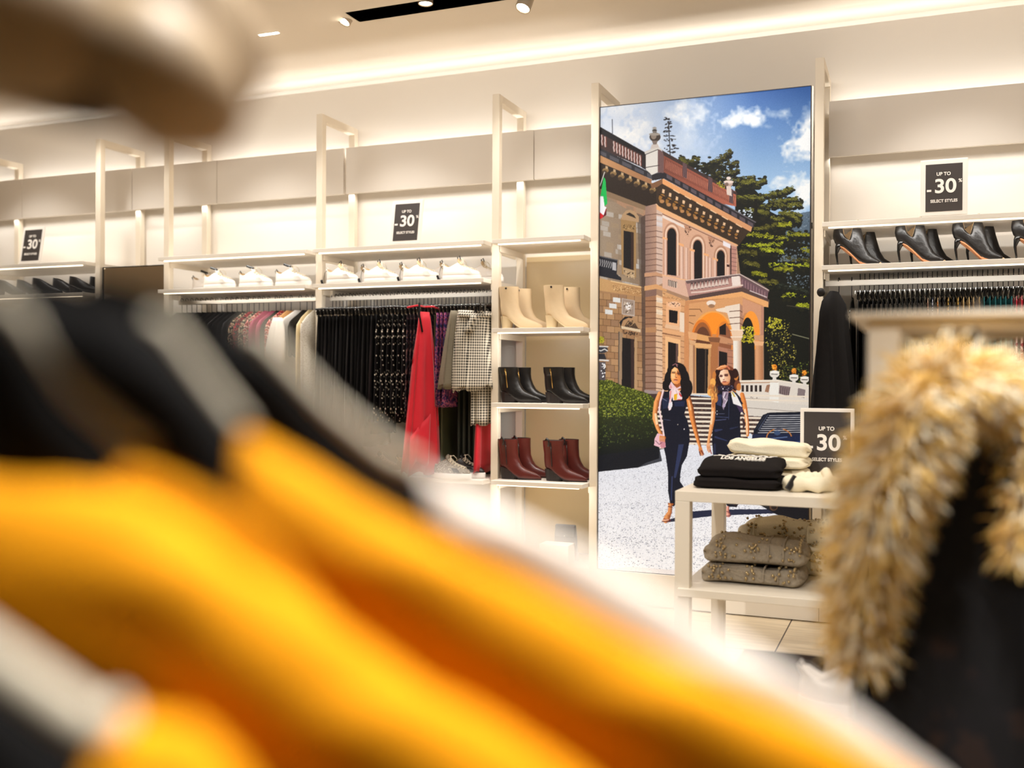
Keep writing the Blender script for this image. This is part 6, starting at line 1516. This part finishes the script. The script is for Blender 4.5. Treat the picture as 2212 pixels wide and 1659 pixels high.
# ---------------------------------------------------------------- jackets hanging close to the lens
M_YOKE = mat('black_jacket_yoke', (20, 19, 19), .9, spec=.1, var=.1)
M_YELLOW = mat('saffron_jacket', (212, 139, 2), .85, spec=.15, var=.03, vscale=8)
M_JWHITE = mat('white_jacket', (206, 199, 191), .8, spec=.2, var=.03, vscale=8)
M_RIDGE = mat('cream_piping', (190, 180, 160), .8, var=.05)  # pale strip along the shoulder ridge of each yoke
FH = Vector((cF.x, cF.y, 0)).normalized(); UP = Vector((0, 0, 1))
def shoulder_jacket(label, ridge, seam, body, rad, drop, seamk=0.0, ridge_strip=.0045, p0=0.0, fwd=.015, dep_=.030, under=.006, group='black-yoked jackets close to the lens'):
    """ridge: (px, py, depth) along the shoulder line; seam: fraction along the ridge where the yoke ends"""
    pts = [at(*p) for p in ridge]
    acc = [0]
    for a_, b_ in zip(pts, pts[1:]): acc.append(acc[-1] + (b_ - a_).length)
    tab = [(s_ / acc[-1], tuple(p)) for s_, p in zip(acc, pts)]
    base = Vector((pts[0].x, pts[0].y, pts[-1].z - drop))
    t = thing('jacket', label, 'jacket', tuple(base), group=group)
    prof = []
    for k in range(5): prof.append((.9 * rad, drop * (1 - k / 5.0)))             # back, from the hem up
    for k in range(5):
        an = pi / 2 * k / 4; prof.append((.9 * rad * cos(an), rad * (1 - sin(an))))    # over the shoulder from behind
    for k in range(1, 9):
        an = pi / 2 * k / 8; prof.append((-fwd * sin(an), dep_ * (1 - cos(an))))        # rounded shoulder top sloping to the front
    for k in range(1, 9):
        q_ = k / 8; prof.append((-fwd + under * smooth01(q_ * 2.2), dep_ + (drop - dep_) * q_ ** 1.6))
    nC = len(prof)
    def P_(s_, j):
        c = Vector(interp(tab, s_)); off, dz = prof[j]
        w_ = .0035 * sin(s_ * 23 + j * .5) + .002 * sin(s_ * 51 + j)
        return tuple(c + FH * off - UP * (dz + w_ * (1 if j > 12 else .4)) - base)
    def sm(j):
        return max(.02, min(.98, seam + seamk * max(0, j - 9) / 12))
    NS = 26
    for nm, m_, f0, f1 in (('yoke', M_YOKE, lambda j: 0.0, sm), ('body', body, sm, lambda j: 1.0)):
        MB().grid(lambda u, v, f0=f0, f1=f1: P_(f0(round(v * (nC - 1))) + (f1(round(v * (nC - 1))) - f0(round(v * (nC - 1)))) * u, round(v * (nC - 1))), NS, nC - 1).build(nm, m_, t, smooth=True, solid=.0015)
    if ridge_strip:
        mb = MB(); mb.tube([tuple(Vector(interp(tab, p0 + (seam - p0) * k / 14)) + UP * .0005 - FH * rad * .3 - base) for k in range(15)], ridge_strip, 8); mb.build('piping', M_RIDGE, t, smooth=True)
    return t
# farthest to nearest
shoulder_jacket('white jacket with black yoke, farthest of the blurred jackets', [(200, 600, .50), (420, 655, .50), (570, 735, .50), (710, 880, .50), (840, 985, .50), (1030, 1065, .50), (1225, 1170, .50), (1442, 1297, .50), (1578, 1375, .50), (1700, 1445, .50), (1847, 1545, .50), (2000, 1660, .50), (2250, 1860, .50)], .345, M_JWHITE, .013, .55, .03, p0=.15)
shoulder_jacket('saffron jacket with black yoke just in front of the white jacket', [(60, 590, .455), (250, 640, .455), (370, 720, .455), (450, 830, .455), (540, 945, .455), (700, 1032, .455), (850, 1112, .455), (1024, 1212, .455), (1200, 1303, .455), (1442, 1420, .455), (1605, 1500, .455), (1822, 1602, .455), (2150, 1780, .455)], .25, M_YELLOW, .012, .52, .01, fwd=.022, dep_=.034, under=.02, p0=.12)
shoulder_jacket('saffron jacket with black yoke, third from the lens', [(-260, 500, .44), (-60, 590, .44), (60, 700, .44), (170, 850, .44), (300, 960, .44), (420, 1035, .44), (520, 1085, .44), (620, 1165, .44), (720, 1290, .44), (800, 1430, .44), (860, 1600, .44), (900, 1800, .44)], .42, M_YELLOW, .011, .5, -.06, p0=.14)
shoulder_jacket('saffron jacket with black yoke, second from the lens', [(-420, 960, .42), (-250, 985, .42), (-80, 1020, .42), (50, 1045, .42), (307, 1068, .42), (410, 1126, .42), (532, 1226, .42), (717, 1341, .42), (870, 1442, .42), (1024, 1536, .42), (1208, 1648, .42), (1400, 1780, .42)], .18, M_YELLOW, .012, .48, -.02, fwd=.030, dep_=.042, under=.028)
shoulder_jacket('saffron jacket with black yoke, nearest to the lens', [(-420, 1050, .375), (-200, 1290, .375), (0, 1425, .375), (120, 1508, .375), (220, 1575, .375), (300, 1540, .375), (400, 1550, .375), (500, 1640, .375), (620, 1800, .375)], .66, M_YELLOW, .013, .46, -.1, ridge_strip=.009, fwd=.028, dep_=.036, under=.02)

# ---------------------------------------------------------------- taupe padded hood hanging at the top left
M_TAUPE = mat('taupe_padded_cloth', (172, 148, 116), .5, spec=.35, var=.08, vscale=12, sheen=.1)
M_CREASE = mat('brown_trim', (74, 58, 46), .7, var=.1)  # dark brown paints the shade in the hood's creases
t = thing('padded_hood', 'taupe padded garment hanging out of focus near the lens', 'garment', tuple(at(250, 150, 0.496)))
O1 = Vector(t.location)
def lump(nm, pts, seed):
    q = [tuple(at(x, y, d_) - O1) for x, y, r_, d_ in pts]
    MB().tube(q, [1.22 * r_ / FPX * d_ for x, y, r_, d_ in pts], 18).build(nm, M_TAUPE, t, smooth=True)
lump('panel', [(-260, 20, 100, 0.496), (-100, 20, 150, 0.496), (60, 60, 150, 0.496), (190, 110, 140, 0.496), (290, 170, 90, 0.504)], 1)
lump('panel', [(250, 10, 60, 0.488), (290, 90, 110, 0.488), (360, 170, 125, 0.488), (420, 235, 110, 0.488), (470, 280, 70, 0.488), (490, 320, 12, 0.488)], 2)
lump('panel', [(140, -90, 120, 0.512), (300, -30, 120, 0.512), (420, 50, 100, 0.512), (490, 120, 75, 0.512), (525, 180, 50, 0.512), (545, 220, 10, 0.512)], 3)
MB().tube([tuple(at(x, y, 0.484) - O1) for x, y in ((180, 140), (230, 190), (270, 235), (250, 275))], [.006, .014, .014, .006], 10).build('collar_fold', M_CREASE, t, smooth=True)
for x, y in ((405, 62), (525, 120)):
    MB().ball(tuple(at(x, y, .6) - O1), .009, 10, sc=(1.6, 1, 1)).build('cord_stop', M_CREASE, t, smooth=True)  # dark balls stand in for shaded spots between the folds
MB().tube([tuple(at(x, y, 0.488) - O1) for x, y in ((-100, 130), (0, 165), (120, 205), (230, 240))], [.008, .012, .013, .01], 10).build('trim_edge', M_CREASE, t, smooth=True)
MB().tube([tuple(at(x, y, 0.496) - O1) for x, y in ((455, 230), (465, 270), (470, 300))], [.005, .014, .008], 10).build('cuff_edge', M_CREASE, t, smooth=True)
